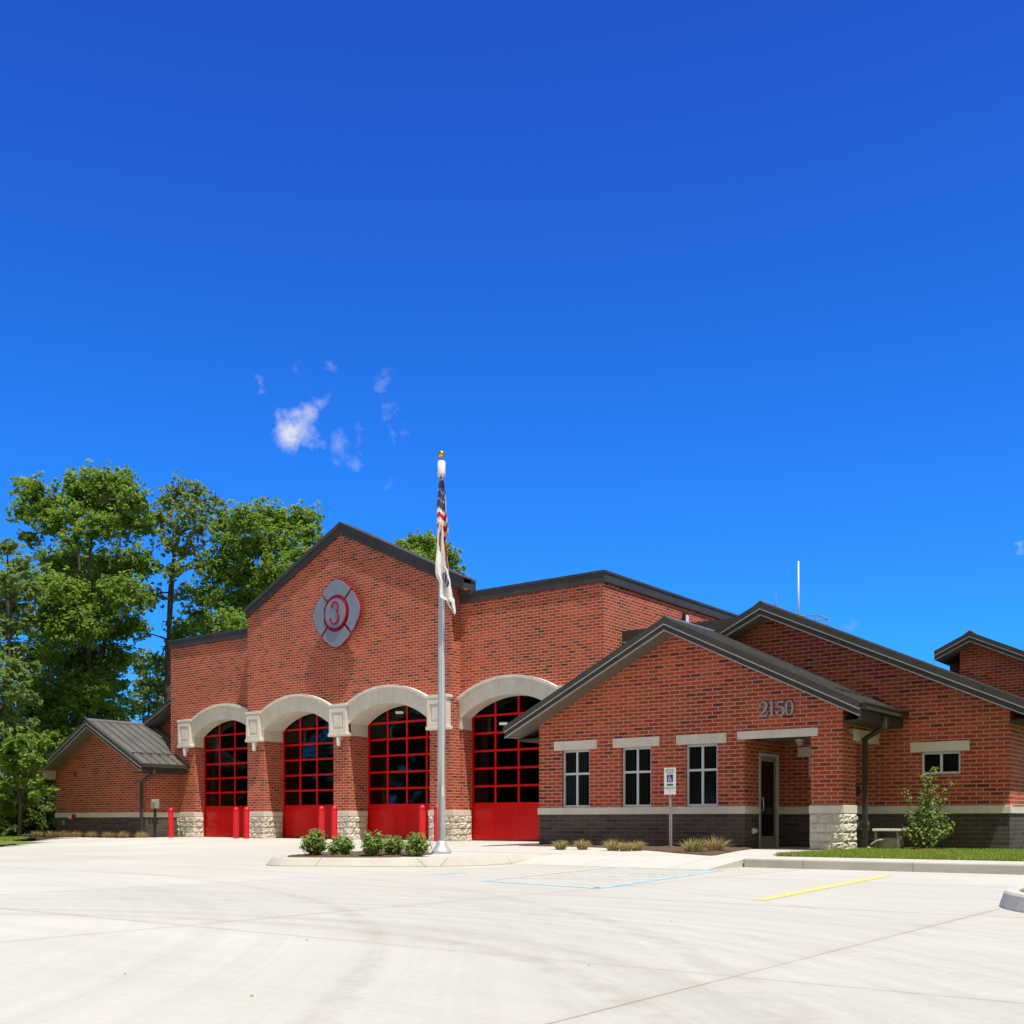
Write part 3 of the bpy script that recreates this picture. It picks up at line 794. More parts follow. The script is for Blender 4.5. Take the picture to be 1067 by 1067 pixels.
m = MB(); m.box(-8.27, -8.241, 23.22, 26.09, wzt(-8.25) - .36, wzt(-8.25) - .14); m.box(-8.82, -8.27, 23.82, 26.09, wzt(-8.25) - .36, wzt(-8.25) - .30); m.build('eave_board', 'bronze', ST)
m = MB(); m.box(-17.90, -17.79, 23.25, 26.08, wzt(-17.78) - .14, wzt(-17.78) + .012); m.box(-17.785, -17.11, 23.82, 26.08, wzt(-17.78) - .34, wzt(-17.78) - .28); m.build('gutter', 'bronze', ST)
downspout(-8.72, 24.9, 2.55, -8.20, 24.65, 2.75)
downspout(-17.2, 25.4, 2.3, -17.84, 25.1, 2.62)
# entrance door (in the left wall of the porch, facing right)
m = MB(); X = EN0
m.box(X - .13, X + .012, DY0, DY0 + .06, .0, 2.29); m.box(X - .13, X + .012, DY1 - .06, DY1, .0, 2.29); m.box(X - .13, X + .012, DY0 + .06, DY1 - .06, 2.23, 2.29)
ed = m.build('entrance_door', 'alum', ST)
a, b = DY0 + .065, DY1 - .065
m = MB(); m.box(X - .07, X - .02, a, a + .11, .01, 2.225); m.box(X - .07, X - .02, b - .11, b, .01, 2.225); m.box(X - .07, X - .02, a + .11, b - .11, 2.10, 2.225); m.box(X - .07, X - .02, a + .11, b - .11, .01, .28)
m.build('door_leaf', 'galv', ed)
m = MB(); m.box(X - .05, X - .04, a + .10, b - .10, .27, 2.11); m.build('glass', 'dark_glass', ed)
m = MB(); hy = a + .06
m.tube([(X - .02, hy, .88), (X + .05, hy, .90), (X + .05, hy + .03, 1.05), (X + .05, hy, 1.20), (X - .02, hy, 1.22)], .014, 8); m.build('handle', 'steel', ed, smooth=True)

# ---- right volume behind the porch
RY = 26.1; RL, RR_ = -17.1, -5.9; RGX, RGZ, RS = -11.55, 6.05, .465
rt = lambda x: RGZ - RS * abs(x - RGX) - .15
RW = (-7.83, -6.95, 1.73, 2.25); PW = (-10.58, -9.7, 1.73, 2.25)
m = MB(); m.wall('y', RY, RY + .25, [RL, RGX, RR_], rt, 1.0, [RW, PW]); m.build('wall', 'brick', ST)
m = MB(); m.box(RR_ - .25, RR_, RY + .25, 40, 1.0, rt(RR_)); m.build('wall', 'brick', ST)
m = MB(); m.box(RL, RR_, RY, RY + .25, -.3, .82); m.box(RR_ - .25, RR_, RY + .25, 40, -.3, .82); m.build('plinth', 'dark_brick', ST)
m = MB(); m.box(RL, RR_ + .03, RY - .035, RY + .25, .82, 1.0); m.box(RR_ - .25, RR_ + .03, RY + .25, 40, .82, 1.0); m.build('stone_band', 'stone', ST, bevel=.01)
for w_ in (RW, PW):
    lintel(w_[0] - .24, w_[1] + .2, RY, 2.25, 2.48); window(*w_[:2], w_[2], w_[3], RY)
rzt, rrf = gable_roof(RGX, RGZ, RS, -17.7, -5.42, 25.5, 40.5)
m = MB(); m.box(-5.41, -5.30, 25.55, 40.4, rzt(-5.42) - .14, rzt(-5.42) + .01); m.box(-5.89, -5.42, 26.12, 40.4, rzt(-5.42) - .36, rzt(-5.42) - .30); m.build('gutter', 'bronze', ST)
# ---- dormer gable farther back
DX, DZZ, DS = -9.83, 6.86, .475
dzt, drf = gable_roof(DX, DZZ, DS, -10.95, -5.6, 38.0, 46., seams=False)
m = MB(); m.wall('y', 38.6, 38.85, [-10.30, DX, -5.9], lambda x: DZZ - DS * abs(x - DX) - .15, 2.5); m.box(-10.30, -10.05, 38.85, 46, 2.5, DZZ - DS * .47 - .2); m.build('wall', 'brick', ST)
m = MB(); m.box(-10.9, -10.31, 39.6, 39.85, 2.5, 6.2); m.build('wall', 'brick', ST)
# ---- low flat link between the bays and the office roof
m = MB(); m.box(-17.73, -13.25, 29.05, 37., 5.95, 6.5); m.build('flat_roof', 'bronze', ST)
m = MB(); m.box(-17.73, -13.25, 29.02, 29.049, 6.12, 6.15); m.build('drip_edge', 'lip', ST)
m = MB(); m.box(-17.73, -13.4, 29.5, 36.8, 1., 5.95); m.build('wall', 'brick', ST)

# ---- left wing
LY = 26.4; LL, LR = -45.1, -38.5; LGX, LGZ, LS = -41.72, 4.85, .505
lt = lambda x: LGZ - LS * abs(x - LGX) - .15
m = MB(); m.wall('y', LY, LY + .25, [LL, LGX, LR], lt, 1.0); m.box(LL, LL + .25, LY + .25, 33., 1.0, lt(LL)); m.box(LR - .25, LR, LY + .25, YF, 1.0, lt(LR)); m.build('wall', 'brick', ST)
m = MB(); m.box(LL, LR, LY, LY + .25, -.4, .80); m.box(LL, LL + .25, LY + .25, 33., -.4, .80); m.box(LR - .25, LR, LY + .25, YF, -.4, .80); m.build('plinth', 'dark_brick', ST)
m = MB(); m.box(LL - .03, LR + .03, LY - .035, LY + .25, .80, 1.0); m.box(LR - .25, LR + .03, LY + .25, YF, .80, 1.0); m.build('stone_band', 'stone', ST, bevel=.01)
lzt, lrf = gable_roof(LGX, LGZ, LS, -45.85, -37.92, 25.8, 29.2, guard=.75)
m = MB(); ze = lzt(-45.85) - .27; m.prism([(-45.84, ze), (LL - .01, ze), (LL - .01, lzt(LL) - .29)], 'y', 25.83, 29.); m.build('eave_return', 'soffit_pale', ST)
m = MB(); ze = lzt(-37.92); m.box(-37.91, -37.79, 25.82, YF - .02, ze - .14, ze + .01); m.box(-37.95, -37.911, 25.81, YF - .02, ze - .36, ze - .14); m.box(-38.5, -37.951, 25.81, YF - .02, ze - .36, ze - .31); m.build('gutter', 'bronze', ST)
downspout(-38.40, 26.15, 2.25, -37.87, 26.35, 2.55, z0=.0)
# ---- gable volume between left wing and bays
BGX = -37.6; BS = .44
m = MB(); pz = lambda x: 6.75 - BS * (BGX - x)
m.prism([(-42.2, pz(-42.2)), (BGX, pz(BGX)), (BGX, pz(BGX) - .30), (-42.2, pz(-42.2) - .30)], 'y', 28.52, 40); rf = m.build('gable_roof', 'soffit', ST)
m = MB()
for o0, o1, y in ((-.03, .125, 28.46), (.15, .27, 28.49)):
    m.prism([(-42.2, pz(-42.2) - o0), (XL, pz(XL) - o0), (XL, pz(XL) - o1), (-42.2, pz(-42.2) - o1)], 'y', y, 28.519)
m.build('fascia', 'bronze', rf)
m = MB(); m.prism([(-42.2, pz(-42.2) - .126), (XL, pz(XL) - .126), (XL, pz(XL) - .149), (-42.2, pz(-42.2) - .149)], 'y', 28.45, 28.519); m.build('drip_edge', 'lip', rf)
m = MB(); m.prism([(-41.6, 1.), (XL, 1.), (XL, pz(XL) - .2), (-41.6, pz(-41.6) - .2)], 'y', 29.2, 38); m.build('wall', 'brick', ST)

# ================================================================== THINGS ON THE BUILDING
# emblem: four-lobed cross with a ringed numeral
EX, EZ, ER = -28.42, 8.0, 1.20; EY = YC - .30
em = empty('emblem_sign', (EX, YC, EZ), 'round grey and red firefighter cross with numeral 3 on the brick gable', 'sign')
half = [(.635, .60), (.74, .50), (.82, .36), (.93, .20), (.985, .0)]
inner_r = .50
def lobe(k, grow, y0, y1, mat, name, parent):
    a = math.radians(90 * k)
    pts = [(inner_r + .03 - grow, 0)]
    outer = half + [(x, -y) for x, y in reversed(half[:-1])]
    ir = inner_r + .04 - grow
    w = math.radians(40.)
    inn = [(ir * math.cos(t), ir * math.sin(t)) for t in [(-w + 2 * w * i / 8) for i in range(9)]]
    poly = inn + outer
    poly = [(p[0], p[1]) for p in poly]
    # shift lobe edges away from the diagonal channels
    def adj(p):
        x, y = p; g_ = .05 - grow
        lim = x - g_
        y = max(-lim, min(lim, y)); s_ = 1 + (grow * 1.0 if math.hypot(x, y) > .5 else 0)
        return (x * s_, y * s_)
    poly = [adj(p) for p in poly]
    c, s_ = math.cos(a), math.sin(a)
    m = MB(); m.prism([(EX + ER * (p[0] * c - p[1] * s_), EZ + ER * (p[0] * s_ + p[1] * c) * 1.02) for p in poly], 'y', y0, y1)
    return m.build(name, mat, parent)
for k in range(4):
    b = lobe(k, .042, EY + .03, EY + .075, 'red_trim', 'lobe', em)
    lobe(k, .0, EY, EY + .031, 'grey_plate', 'lobe_plate', b)
def disc(r, y0, y1, n=40): return [(EX + r * math.cos(2 * math.pi * i / n), EZ + r * math.sin(2 * math.pi * i / n)) for i in range(n)]
m = MB(); m.prism(disc(.565, 0, 0), 'y', EY - .03, EY + .075); ringp = m.build('ring', 'red_trim', em)
m = MB(); m.prism(disc(.51, 0, 0), 'y', EY - .045, EY - .03); m.build('disc', 'grey_plate', em)
m = MB(); m.box(EX - .5, EX + .5, EY + .076, YC, EZ - .06, EZ + .06); m.box(EX - .06, EX + .06, EY + .076, YC, EZ - .5, EZ + .5); m.build('bracket', 'galv', em)
def ribbon(m, pts, ws, y0, y1):
    """flat stroke of changing width in the XZ plane"""
    pts = [Vector(p) for p in pts]; L = []; Rr = []
    for i, p in enumerate(pts):
        t = (pts[min(i + 1, len(pts) - 1)] - pts[max(i - 1, 0)]).normalized(); n = Vector((-t.y, t.x))
        L.append(p + n * ws[i] / 2); Rr.append(p - n * ws[i] / 2)
    for i in range(len(pts) - 1):
        q = [L[i], L[i + 1], Rr[i + 1], Rr[i]]
        vs = [(a.x, y0, a.y) for a in q] + [(a.x, y1, a.y) for a in q]
        m.mesh(vs, [(0, 1, 2, 3), (4, 7, 6, 5), (0, 4, 5, 1), (1, 5, 6, 2), (2, 6, 7, 3), (3, 7, 4, 0)])
def arcpts(cx, cz, rx, rz, a0, a1, n=14): return [(cx + rx * math.cos(R(a0 + (a1 - a0) * i / n)), cz + rz * math.sin(R(a0 + (a1 - a0) * i / n))) for i in range(n + 1)]
m = MB()
up = arcpts(EX, EZ + .20, .17, .19, 165, -70); n = len(up)
ribbon(m, up, [.025 + .045 * math.sin(math.pi * i / (n - 1)) for i in range(n)], EY - .075, EY - .044)
lo = arcpts(EX - .02, EZ - .15, .215, .235, 75, -165); n = len(lo)
ribbon(m, lo, [.028 + .055 * math.sin(math.pi * i / (n - 1)) for i in range(n)], EY - .076, EY - .0445)
for cx_, cz_ in ((EX - .15, EZ + .235), (EX - .215, EZ - .20)):
    m.prism([(cx_ + .045 * math.cos(t * .628), cz_ + .045 * math.sin(t * .628)) for t in range(10)], 'y', EY - .077, EY - .043)
m.build('numeral', 'red_trim', em, fix=False)

# house number 2150
nx0, nx1 = at_y(791.5, WY)[0], at_y(828, WY)[0]
NH = .345; NZ = 3.06; pitch = (nx1 - nx0) / 4
hn = empty('house_number', ((nx0 + nx1) / 2, WY, NZ), 'grey serif numerals 2150 on the brick above the porch', 'sign')
def digit(ch, x):
    m = MB(); w, h = .21, NH; cx = x + pitch / 2; y0, y1 = WY - .055, WY - .015; z = NZ
    if ch == '2':
        a = arcpts(cx, z + h * .74, w * .42, h * .25, 175, -35, 12)
        ribbon(m, a + [(cx + w * .1, z + h * .33), (cx - w * .42, z + .05)], [.018 + .034 * min(1, max(0, (i - 3) / 6)) for i in range(len(a))] + [.045, .024], y0, y1)
        ribbon(m, [(cx - w * .47, z + .0225), (cx + w * .45, z + .0225)], [.045, .045], y0 - .001, y1 + .001)
        ribbon(m, [(cx + w * .43, z + .03), (cx + w * .48, z + .10)], [.03, .015], y0 - .002, y1 + .002)
        m.prism([(cx - w * .34 + .032 * math.cos(t * .628), z + h * .74 + .032 * math.sin(t * .628)) for t in range(10)], 'y', y0 - .003, y1 + .003)
    if ch == '1':
        ribbon(m, [(cx, z), (cx, z + h)], [.05, .05], y0, y1)
        ribbon(m, [(cx - w * .34, z + .012), (cx + w * .34, z + .012)], [.024, .024], y0 - .001, y1 + .001)
        ribbon(m, [(cx - w * .34, z + h * .86), (cx, z + h * .985)], [.018, .03], y0 - .001, y1 + .001)
    if ch == '5':
        ribbon(m, [(cx - w * .3, z + h - .03), (cx + w * .38, z + h - .03)], [.045, .045], y0, y1)
        ribbon(m, [(cx - w * .3, z + h - .02), (cx - w * .34, z + h * .52)], [.024, .022], y0 - .001, y1 + .001)
        a = arcpts(cx - w * .03, z + h * .31, w * .42, h * .29, 140, -160, 14)
        ribbon(m, a, [.018 + .036 * math.sin(math.pi * min(1, i / 13)) for i in range(len(a))], y0 - .002, y1 + .002)
        m.prism([(cx - w * .38 + .03 * math.cos(t * .628), z + h * .22 + .03 * math.sin(t * .628)) for t in range(10)], 'y', y0 - .003, y1 + .003)
    if ch == '0':
        a = arcpts(cx, z + h / 2, w * .38, h * .47, 90, 450, 24)
        ribbon(m, a, [.018 + .034 * abs(math.cos(R(90 + 15 * i))) for i in range(len(a))], y0, y1)
    px_ = cx - w * .38 if ch == '0' else cx
    m.box(px_ - .01, px_ + .01, y1 - .003, WY, z + h * .45, z + h * .55)
    m.build('numeral', 'numeral', hn, fix=False)
for k, ch in enumerate('2150'): digit(ch, nx0 + k * pitch)

# wall lights below the imposts
def sconce(x, y, z, label):
    t = empty('wall_light', (x, y, z), label, 'wall light', 'small white lights below the arch blocks')
    m = MB(); m.box(x - .05, x + .05, y - .05, y, z - .12, z + .02); m.build('back_plate', 'white', t)
    m = MB(); m.tube([(x, y - .13, z + .04), (x, y - .13, z - .02), (x, y - .14, z - .30), (x, y - .14, z - .33)], [.05, .085, .075, .06], 12); m.build('lamp_shade', 'white', t, smooth=True)
    m = MB(); m.tube([(x, y - .05, z - .05), (x, y - .10, z - .05)], .022, 8); m.build('arm', 'galv', t)
sconce(-37.9, YF - .0, ZB - .06, 'white wall light under the arch block beside the left gabled wing')
sconce(-33.02, YC, ZB - .06, 'white wall light under the block between the first and second arches from the left')
sconce(-28.45, YC, ZB - .06, 'white wall light under the block between the two middle arches')
# flood light and small vent on the side wall of the bays
t = empty('flood_light', (XR, 32.9, 7.35), 'small black framed floodlight high on the side brick wall of the garage block', 'floodlight')
m = MB(); m.box(XR + .08, XR + .2, 32.75, 33.05, 7.2, 7.62); m.build('housing', 'black', t, bevel=.02)
m = MB(); m.box(XR + .201, XR + .21, 32.8, 33.0, 7.27, 7.55); m.build('lens', 'white', t)
m = MB(); m.box(XR, XR + .08, 32.86, 32.94, 7.35, 7.45); m.build('bracket', 'black', t)
hy = at_x(700.5, XR)[1]
m = MB(); m.box(XR, XR + .05, hy - .08, hy + .08, 7.12, 7.32); m.box(XR + .05, XR + .12, hy - .05, hy + .05, 7.17, 7.28)
tag(m.build('junction_box', 'white', loc=(XR, hy, 7.12), bevel=.01), 'small white box on the side brick wall next to the floodlight', 'electrical box')
# alarm devices on the left wing
for (px, py, w_, h_, mat, nm, lab, cat) in ((79, 806.5, .16, .20, 'red_trim', 'alarm_strobe', 'small red alarm strobe high on the left wing brick', 'alarm'),
                              (78.5, 851, .26, .24, 'red_trim', 'alarm_bell', 'dark red alarm bell on the pale band of the left wing', 'alarm'),
                              (74.5, 851.5, .16, .16, 'white', 'alarm_light', 'small white light beside the red bell on the left wing', 'light'),
                              (67, 857, .14, .20, 'galv', 'outlet_cover', 'small grey outlet cover low on the left wing dark plinth', 'outlet')):
    x, y = at_y(px, LY); d = -.603 * x + .797 * y; z = height(py, d)
    m = MB(); yb = LY - (.036 if nm in ('alarm_bell', 'alarm_light') else 0)
    if nm == 'alarm_bell':
        m.tube([(x, yb, z), (x, yb - .03, z), (x, yb - .07, z), (x, yb - .10, z)], [.05, .13, .12, .04], 16)
    else:
        m.box(x - w_ / 2, x + w_ / 2, yb - .05, yb, z - h_ / 2, z + h_ / 2); m.box(x - w_ / 3, x + w_ / 3, yb - .08, yb - .05, z - h_ / 3, z + h_ / 3)
    tag(m.build(nm, mat, loc=(x, yb, z), bevel=.008), lab, cat)
# meter box on its conduit, left wing
x, y = at_y(161.5, 26.2)
t = empty('meter_box', (x, y, 0), 'grey electrical box with yellow sticker on a dark conduit by the left wing downspout', 'electrical box')
m = MB(); m.box(x - .15, x + .15, y - .1, y + .1, 1.15, 1.52); m.build('cabinet', 'greybox', t, bevel=.015)
m = MB(); m.box(x - .02, x + .13, y - .104, y - .1, 1.40, 1.50); m.build('sticker', 'yellow', t)
m = MB(); m.tube([(x, y, -.05), (x, y, 1.15)], .055, 10); m.box(x - .1, x + .1, y - .07, y + .07, .52, .74); m.build('conduit', 'black', t)
# fire department connection + small wall fittings on the right
x, y = at_y(900.5, RY); z = .55
t = empty('fire_connection', (x, y, z), 'twin brass fire hose connection on dark brick behind the porch pillar', 'hose connection')
m = MB(); m.lathe([(0, z)], x, y) if False else m.box(x - .14, x + .14, y - .02, y, z - .12, z + .12); m.build('wall_plate', 'galv', t, bevel=.02)
for s_ in (-1, 1):
    m = MB(); m.tube([(x, y - .02, z - .02), (x + s_ * .07, y - .12, z), (x + s_ * .12, y - .19, z + .03)], [.05, .055, .06], 10); m.build('hose_inlet', 'galv', t, smooth=True)
    m = MB(); m.tube([(x + s_ * .12, y - .19, z + .03), (x + s_ * .14, y - .225, z + .04)], [.068, .06], 10); m.build('hose_cap', 'steel', t)
x, y = at_y(893, RY); z = 1.38
m = MB(); m.tube([(x, y, z), (x, y - .05, z), (x, y - .10, z), (x, y - .12, z)], [.05, .11, .1, .03], 14)
tag(m.build('alarm_gong', 'black', loc=(x, y, z), smooth=True), 'black round alarm gong on the brick right of the downspout', 'alarm')
X, y = at_x(785, EN0)
m = MB(); m.box(EN0, EN0 + .05, y - .1, y + .1, .35, .48); m.box(EN0 + .05, EN0 + .09, y - .07, y + .07, .38, .45)
tag(m.build('outlet_cover', 'white', loc=(EN0, y, .35), bevel=.01), 'small white outlet cover on dark brick left of the entrance door', 'outlet')
x, y = at_y(833, 25.2)
t = empty('porch_light', (x, y, 2.6), 'small white dome light under the porch ceiling', 'ceiling light')
m = MB(); m.tube([(x, y, 2.6), (x, y, 2.56)], .10, 16); m.build('base_ring', 'white', t)
m = MB(); m.tube([(x, y, 2.56), (x, y, 2.51), (x, y, 2.47), (x, y, 2.455)], [.085, .08, .05, .01], 16); m.build('dome', 'soffit_pale', t, smooth=True)
# roof items
d = 35.5
x, y = at_depth(832, d)
t = empty('antenna', (x, y, 6.5), 'tall thin pale whip antenna standing behind the entrance gables', 'antenna')
m = MB(); m.tube([(x, y, 6.5), (x, y, 6.7)], .05, 8); m.build('base_mount', 'galv', t)
m = MB(); m.tube([(x, y, 6.6), (x, y, height(585, d))], [.032, .024], 8); m.build('mast', 'white', t, smooth=True)
x0_, y0_ = -13.95, 33.6
t = empty('hatch_railing', (x0_, y0_, 6.5), 'thin tan metal safety railing on the flat roof behind the gables', 'railing')
zr = 7.2
for (ax, ay) in ((x0_, y0_), (x0_ + .62, y0_), (x0_, y0_ + 1.), (x0_ + .62, y0_ + 1.)):
    m = MB(); m.tube([(ax, ay, 6.5), (ax, ay, zr)], .018, 6); m.build('post', 'galv', t)
m = MB(); m.tube([(x0_, y0_, zr), (x0_ + .62, y0_, zr), (x0_ + .62, y0_ + 1., zr), (x0_, y0_ + 1., zr), (x0_, y0_, zr)], .018, 6); m.tube([(x0_, y0_, 6.8), (x0_ + .62, y0_, 6.8), (x0_ + .62, y0_ + 1., 6.8)], .014, 6); m.build('rail', 'galv', t)
for (x, y, z, lab) in ((RGX + .1, 26.2, RGZ + .05, 'short thin lightning rod on the large entrance gable ridge'), (DX, 38.4, DZZ + .05, 'short thin lightning rod on the small far gable ridge')):
    m = MB(); m.tube([(x, y, z), (x, y, z + .06)], .03, 8); m.tube([(x, y, z + .06), (x, y, z + .38)], [.01, .004], 6)
    tag(m.build('lightning_rod', 'galv', loc=(x, y, z)), lab, 'lightning rod', 'lightning rods on the ridges')
# lamps inside the bays
for (px, py, Y, lab) in ((416, 742, 33.0, 'lit ceiling lamp seen through the top panes of the third garage door'), (524.5, 753.5, 34.0, 'lit ceiling lamp seen through the rightmost garage door')):
    x, y = at_y(px, Y); d = -.603 * x + .797 * y; z = height(py, d)
    t = empty('bay_lamp', (x, y, z), lab, 'ceiling lamp', 'lit lamps in the garage')
    m = MB(); m.tube([(x, y, z - .06), (x, y, z + .02)], [.16, .16], 14); m.build('diffuser', 'lamp', t)
    m = MB(); m.tube([(x, y, z + .021), (x, y, z + .14), (x, y, z + .2)], [.18, .12, .05], 14); m.tube([(x, y, z + .2), (x, y, 7.2)], .012, 6); m.build('housing', 'galv', t)

# ================================================================== BOLLARDS
def bollard(x, y, label):
    t = empty('bollard', (x, y, lot_z(x, y)), label, 'bollard', 'red bollards guarding the garage piers')
    z = lot_z(x, y)
    m = MB(); m.tube([(x, y, z - .05)] + [(x, y, z + h) for h in (.02, 1.08, 1.13, 1.165, 1.18)], [.104, .104, .104, .09, .055, .006], 18); m.build('sleeve', 'red_plastic', t, smooth=True)
    m = MB()
    for h in (1.02, 1.055): m.tube([(x, y, z + h), (x, y, z + h + .012)], .1065, 18)
    m.build('groove_ring', 'red_trim', t)
    return t
BY = 26.6
for px, lab in ((178, 'red bollard next to the meter box and the left wing'), (246, 'red bollard in front of the leftmost garage door, nearer its middle'), (257, 'red bollard in front of the brick pier between the first two garage doors'),
                (335, 'red bollard in front of the second garage door, behind the shrubs'), (348.5, 'red bollard at the left edge of the pier between the middle garage doors'),
                (440, 'red bollard just left of the flagpole in front of the third garage door'), (455.5, 'red bollard partly hidden behind the flagpole')):
    x, y = at_y(px, BY); bollard(x, y, lab)

# ================================================================== FLAGPOLE, FLAGS
fx, fy = on_ground(460, 889, 0.)
fz = 0.
fd = -.603 * fx + .797 * fy
ztop = height(473, fd)
t = empty('flagpole', (fx, fy, fz), 'tall silver flagpole with gold ball standing at the planted island', 'flagpole')
m = MB(); m.lathe([(.078, fz + .05), (.078, fz + 2.5), (.062, fz + 5.), (.05, ztop - .45)], fx, fy, 20); m.build('pole', 'steel', t, smooth=True)
m = MB(); m.lathe([(.20, fz), (.205, fz + .03), (.18, fz + .07), (.11, fz + .17), (.10, fz + .22), (.079, fz + .25)], fx, fy, 24); m.build('base_collar', 'steel', t, smooth=True)
m = MB(); m.lathe([(.05, ztop - .46), (.075, ztop - .45), (.082, ztop - .40), (.08, ztop - .16), (.06, ztop - .14)], fx, fy, 18); m.build('truck', 'white', t, smooth=True)
m = MB(); m.lathe([(.015, ztop - .14), (.015, ztop - .06)] + [(.072 * math.sin(a_), ztop + .0 - .072 * math.cos(a_)) for a_ in [math.pi * k / 10 for k in range(1, 11)]], fx, fy, 18); m.build('ball', 'gold', t, smooth=True)
m = MB(); m.tube([(fx + .085, fy - .06, fz + 1.2), (fx + .075, fy - .05, ztop - .45)], .008, 5); m.box(fx + .07, fx + .1, fy - .09, fy - .05, fz + 1.15, fz + 1.35); m.build('halyard', 'white', t)
cam_r = Vector((.797, .603, 0)); cam_f = Vector((-.603, .797, 0))
M['flag_red'] = plain('flag_red', (.50, .015, .025), .8, 0, .06); M['flag_white'] = plain('flag_white', (.74, .73, .70), .8, 0, .05); M['flag_blue'] = plain('flag_blue', (.025, .03, .12), .8, 0, .06)
def cloth(name, z_top, prof, matf, mats, label, nu=28, nv=60, side=-.10, folds=3.2, depth=.10, parentloc=None):
    """limp flag: prof = [(t, left, right)] in metres across the view, folded in depth"""
    m = MB(); base = Vector((fx, fy, 0)) + cam_f * side
    def lr(t_):
        for (t0, a0, b0), (t1, a1, b1) in zip(prof, prof[1:]):
            if t0 <= t_ <= t1:
                k = (t_ - t0) / max(1e-6, t1 - t0); k = k * k * (3 - 2 * k); return a0 + (a1 - a0) * k, b0 + (b1 - b0) * k
        return prof[-1][1:]
    T0, T1 = prof[0][0], prof[-1][0]; grid = []
    for j in range(nv + 1):
        t_ = T0 + (T1 - T0) * j / nv; a, b = lr(t_)
        for i in range(nu + 1):
            s_ = i / nu
            dep = math.sin(s_ * folds * 2 * math.pi + .5 + t_ * .7) * depth * (.35 + .65 * s_) + .03 * math.sin(t_ * 5 + s_ * 9)
            sx = .88 * a + .88 * (b - a) * (s_ + .05 * math.sin(s_ * folds * 4 * math.pi))
            p = base + cam_r * sx - cam_f * dep; grid.append((p.x, p.y, z_top - t_ + .04 * math.sin(s_ * 7)))
    off = len(m.v); m.v += grid
    for j in range(nv):
        for i in range(nu):
            m.f.append(tuple(off + q for q in (j * (nu + 1) + i, j * (nu + 1) + i + 1, (j + 1) * (nu + 1) + i + 1, (j + 1) * (nu + 1) + i)))
            m.mi.append(matf((i + .5) / nu, T0 + (T1 - T0) * (j + .5) / nv, i, j))
    o = m.build(name, mats, loc=(fx, fy, z_top), smooth=True, fix=False)
    sd = o.modifiers.new('cloth', 'SOLIDIFY'); sd.thickness = .004
    tag(o, label, 'flag'); return o
zU = height(501, fd)
def us(s_, t_, i, j):
    if t_ < .62:
        if s_ > .82 and t_ > .35: return 1
        return 1 if (i % 4 == 1 and j % 5 == 2) else 2
    if t_ < 1.18: return [1, 0][int((t_ - .62) / .10) % 2]
    return 0 if int((s_ * 5.2 + t_ * 1.2)) % 2 == 0 else 1
cloth('flag', zU, [(0., -.01, .05), (.15, -.05, .09), (.6, -.09, .13), (1.15, -.08, .19), (1.3, -.07, .12), (1.6, .00, .16), (1.9, .03, .19), (2.12, .06, .17)], us, ['flag_red', 'flag_white', 'flag_blue'],
      'limp stars and stripes flag hanging at the top of the flagpole', side=-.19, folds=.9, depth=.07)
zW = height(548, fd)
def wh(s_, t_, i, j):
    return 1 if (.62 < s_ < .9 and .98 < t_ < 1.28 and (i + j) % 5) else 0
cloth('flag', zW, [(0., -.03, .04), (.3, -.07, .06), (.9, -.12, .10), (1.0, -.12, .16), (1.25, -.02, .22), (1.5, -.02, .26), (1.58, .15, .31), (1.82, .27, .34)], wh, ['flag_white', 'flag_blue'],
      'limp white flag with a blue emblem hanging below the striped flag', side=-.26, folds=1.2, depth=.06)

# ================================================================== PARKING SIGN
sx, sy = at_depth(698.3, 25.2); 
t = empty('parking_sign', (sx, sy, 0), 'white accessible parking sign with blue wheelchair symbol on a thin post', 'sign')
m = MB(); m.box(sx - .028, sx + .028, sy, sy + .02, -.05, 1.78); m.box(sx - .028, sx - .016, sy + .02, sy + .045, -.05, 1.78); m.box(sx + .016, sx + .028, sy + .02, sy + .045, -.05, 1.78); m.build('post', 'galv', t)
# blade turned towards the drive
def signbox(mb, u0, u1, z0, z1, y0, y1): mb.box(sx + u0, sx + u1, sy - y1, sy - y0, z0, z1)
m = MB(); signbox(m, -.152, .152, 1.42, 1.87, .004, .010); pl = m.build('sign_plate', 'white', t, bevel=.003)
m = MB(); signbox(m, -.152, .152, 1.255, 1.41, .004, .010); pl2 = m.build('sign_plate', 'white', t, bevel=.003)
M['sign_green'] = plain('sign_green', (.02, .20, .09), .5); M['sign_blue'] = plain('sign_blue', (.012, .02, .20), .5)
def text(body, z, size, mat, parent):
    cu = bpy.data.curves.new('lettering', 'FONT'); cu.body = body; cu.size = size; cu.align_x = 'CENTER'; cu.align_y = 'CENTER'; cu.extrude = .0008
    tmp = bpy.data.objects.new('lettering', cu); me = bpy.data.meshes.new_from_object(tmp); bpy.data.objects.remove(tmp)
    o = bpy.data.objects.new('lettering', me); COL.objects.link(o); me.materials.clear(); me.materials.append(M[mat])
    off = OFF[parent.as_pointer()]; o.parent = parent; o.rotation_euler = (R(90), 0, 0)
    o.location = (sx - off[0], sy - .0125 - off[1], z - off[2]); return o
text('RESERVED', 1.825, .052, 'sign_green', pl); text('PARKING', 1.765, .052, 'sign_green', pl)
m = MB(); signbox(m, -.08, .08, 1.545, 1.715, .0105, .0120); m.build('symbol_panel', 'sign_blue', pl)
m = MB()
y0_, y1_ = sy - .0145, sy - .0125
wc = lambda pts, w_: ribbon(m, [(sx + a, 1.63 + b) for a, b in pts], [w_] * len(pts), y0_, y1_)
wc(arcpts(-.005, -.03, .038, .038, 110, 370, 18), .011); wc([(-.018, .035), (-.012, -.018), (.028, -.018), (.045, -.055)], .014); wc([(-.014, .012), (.022, .012)], .010)
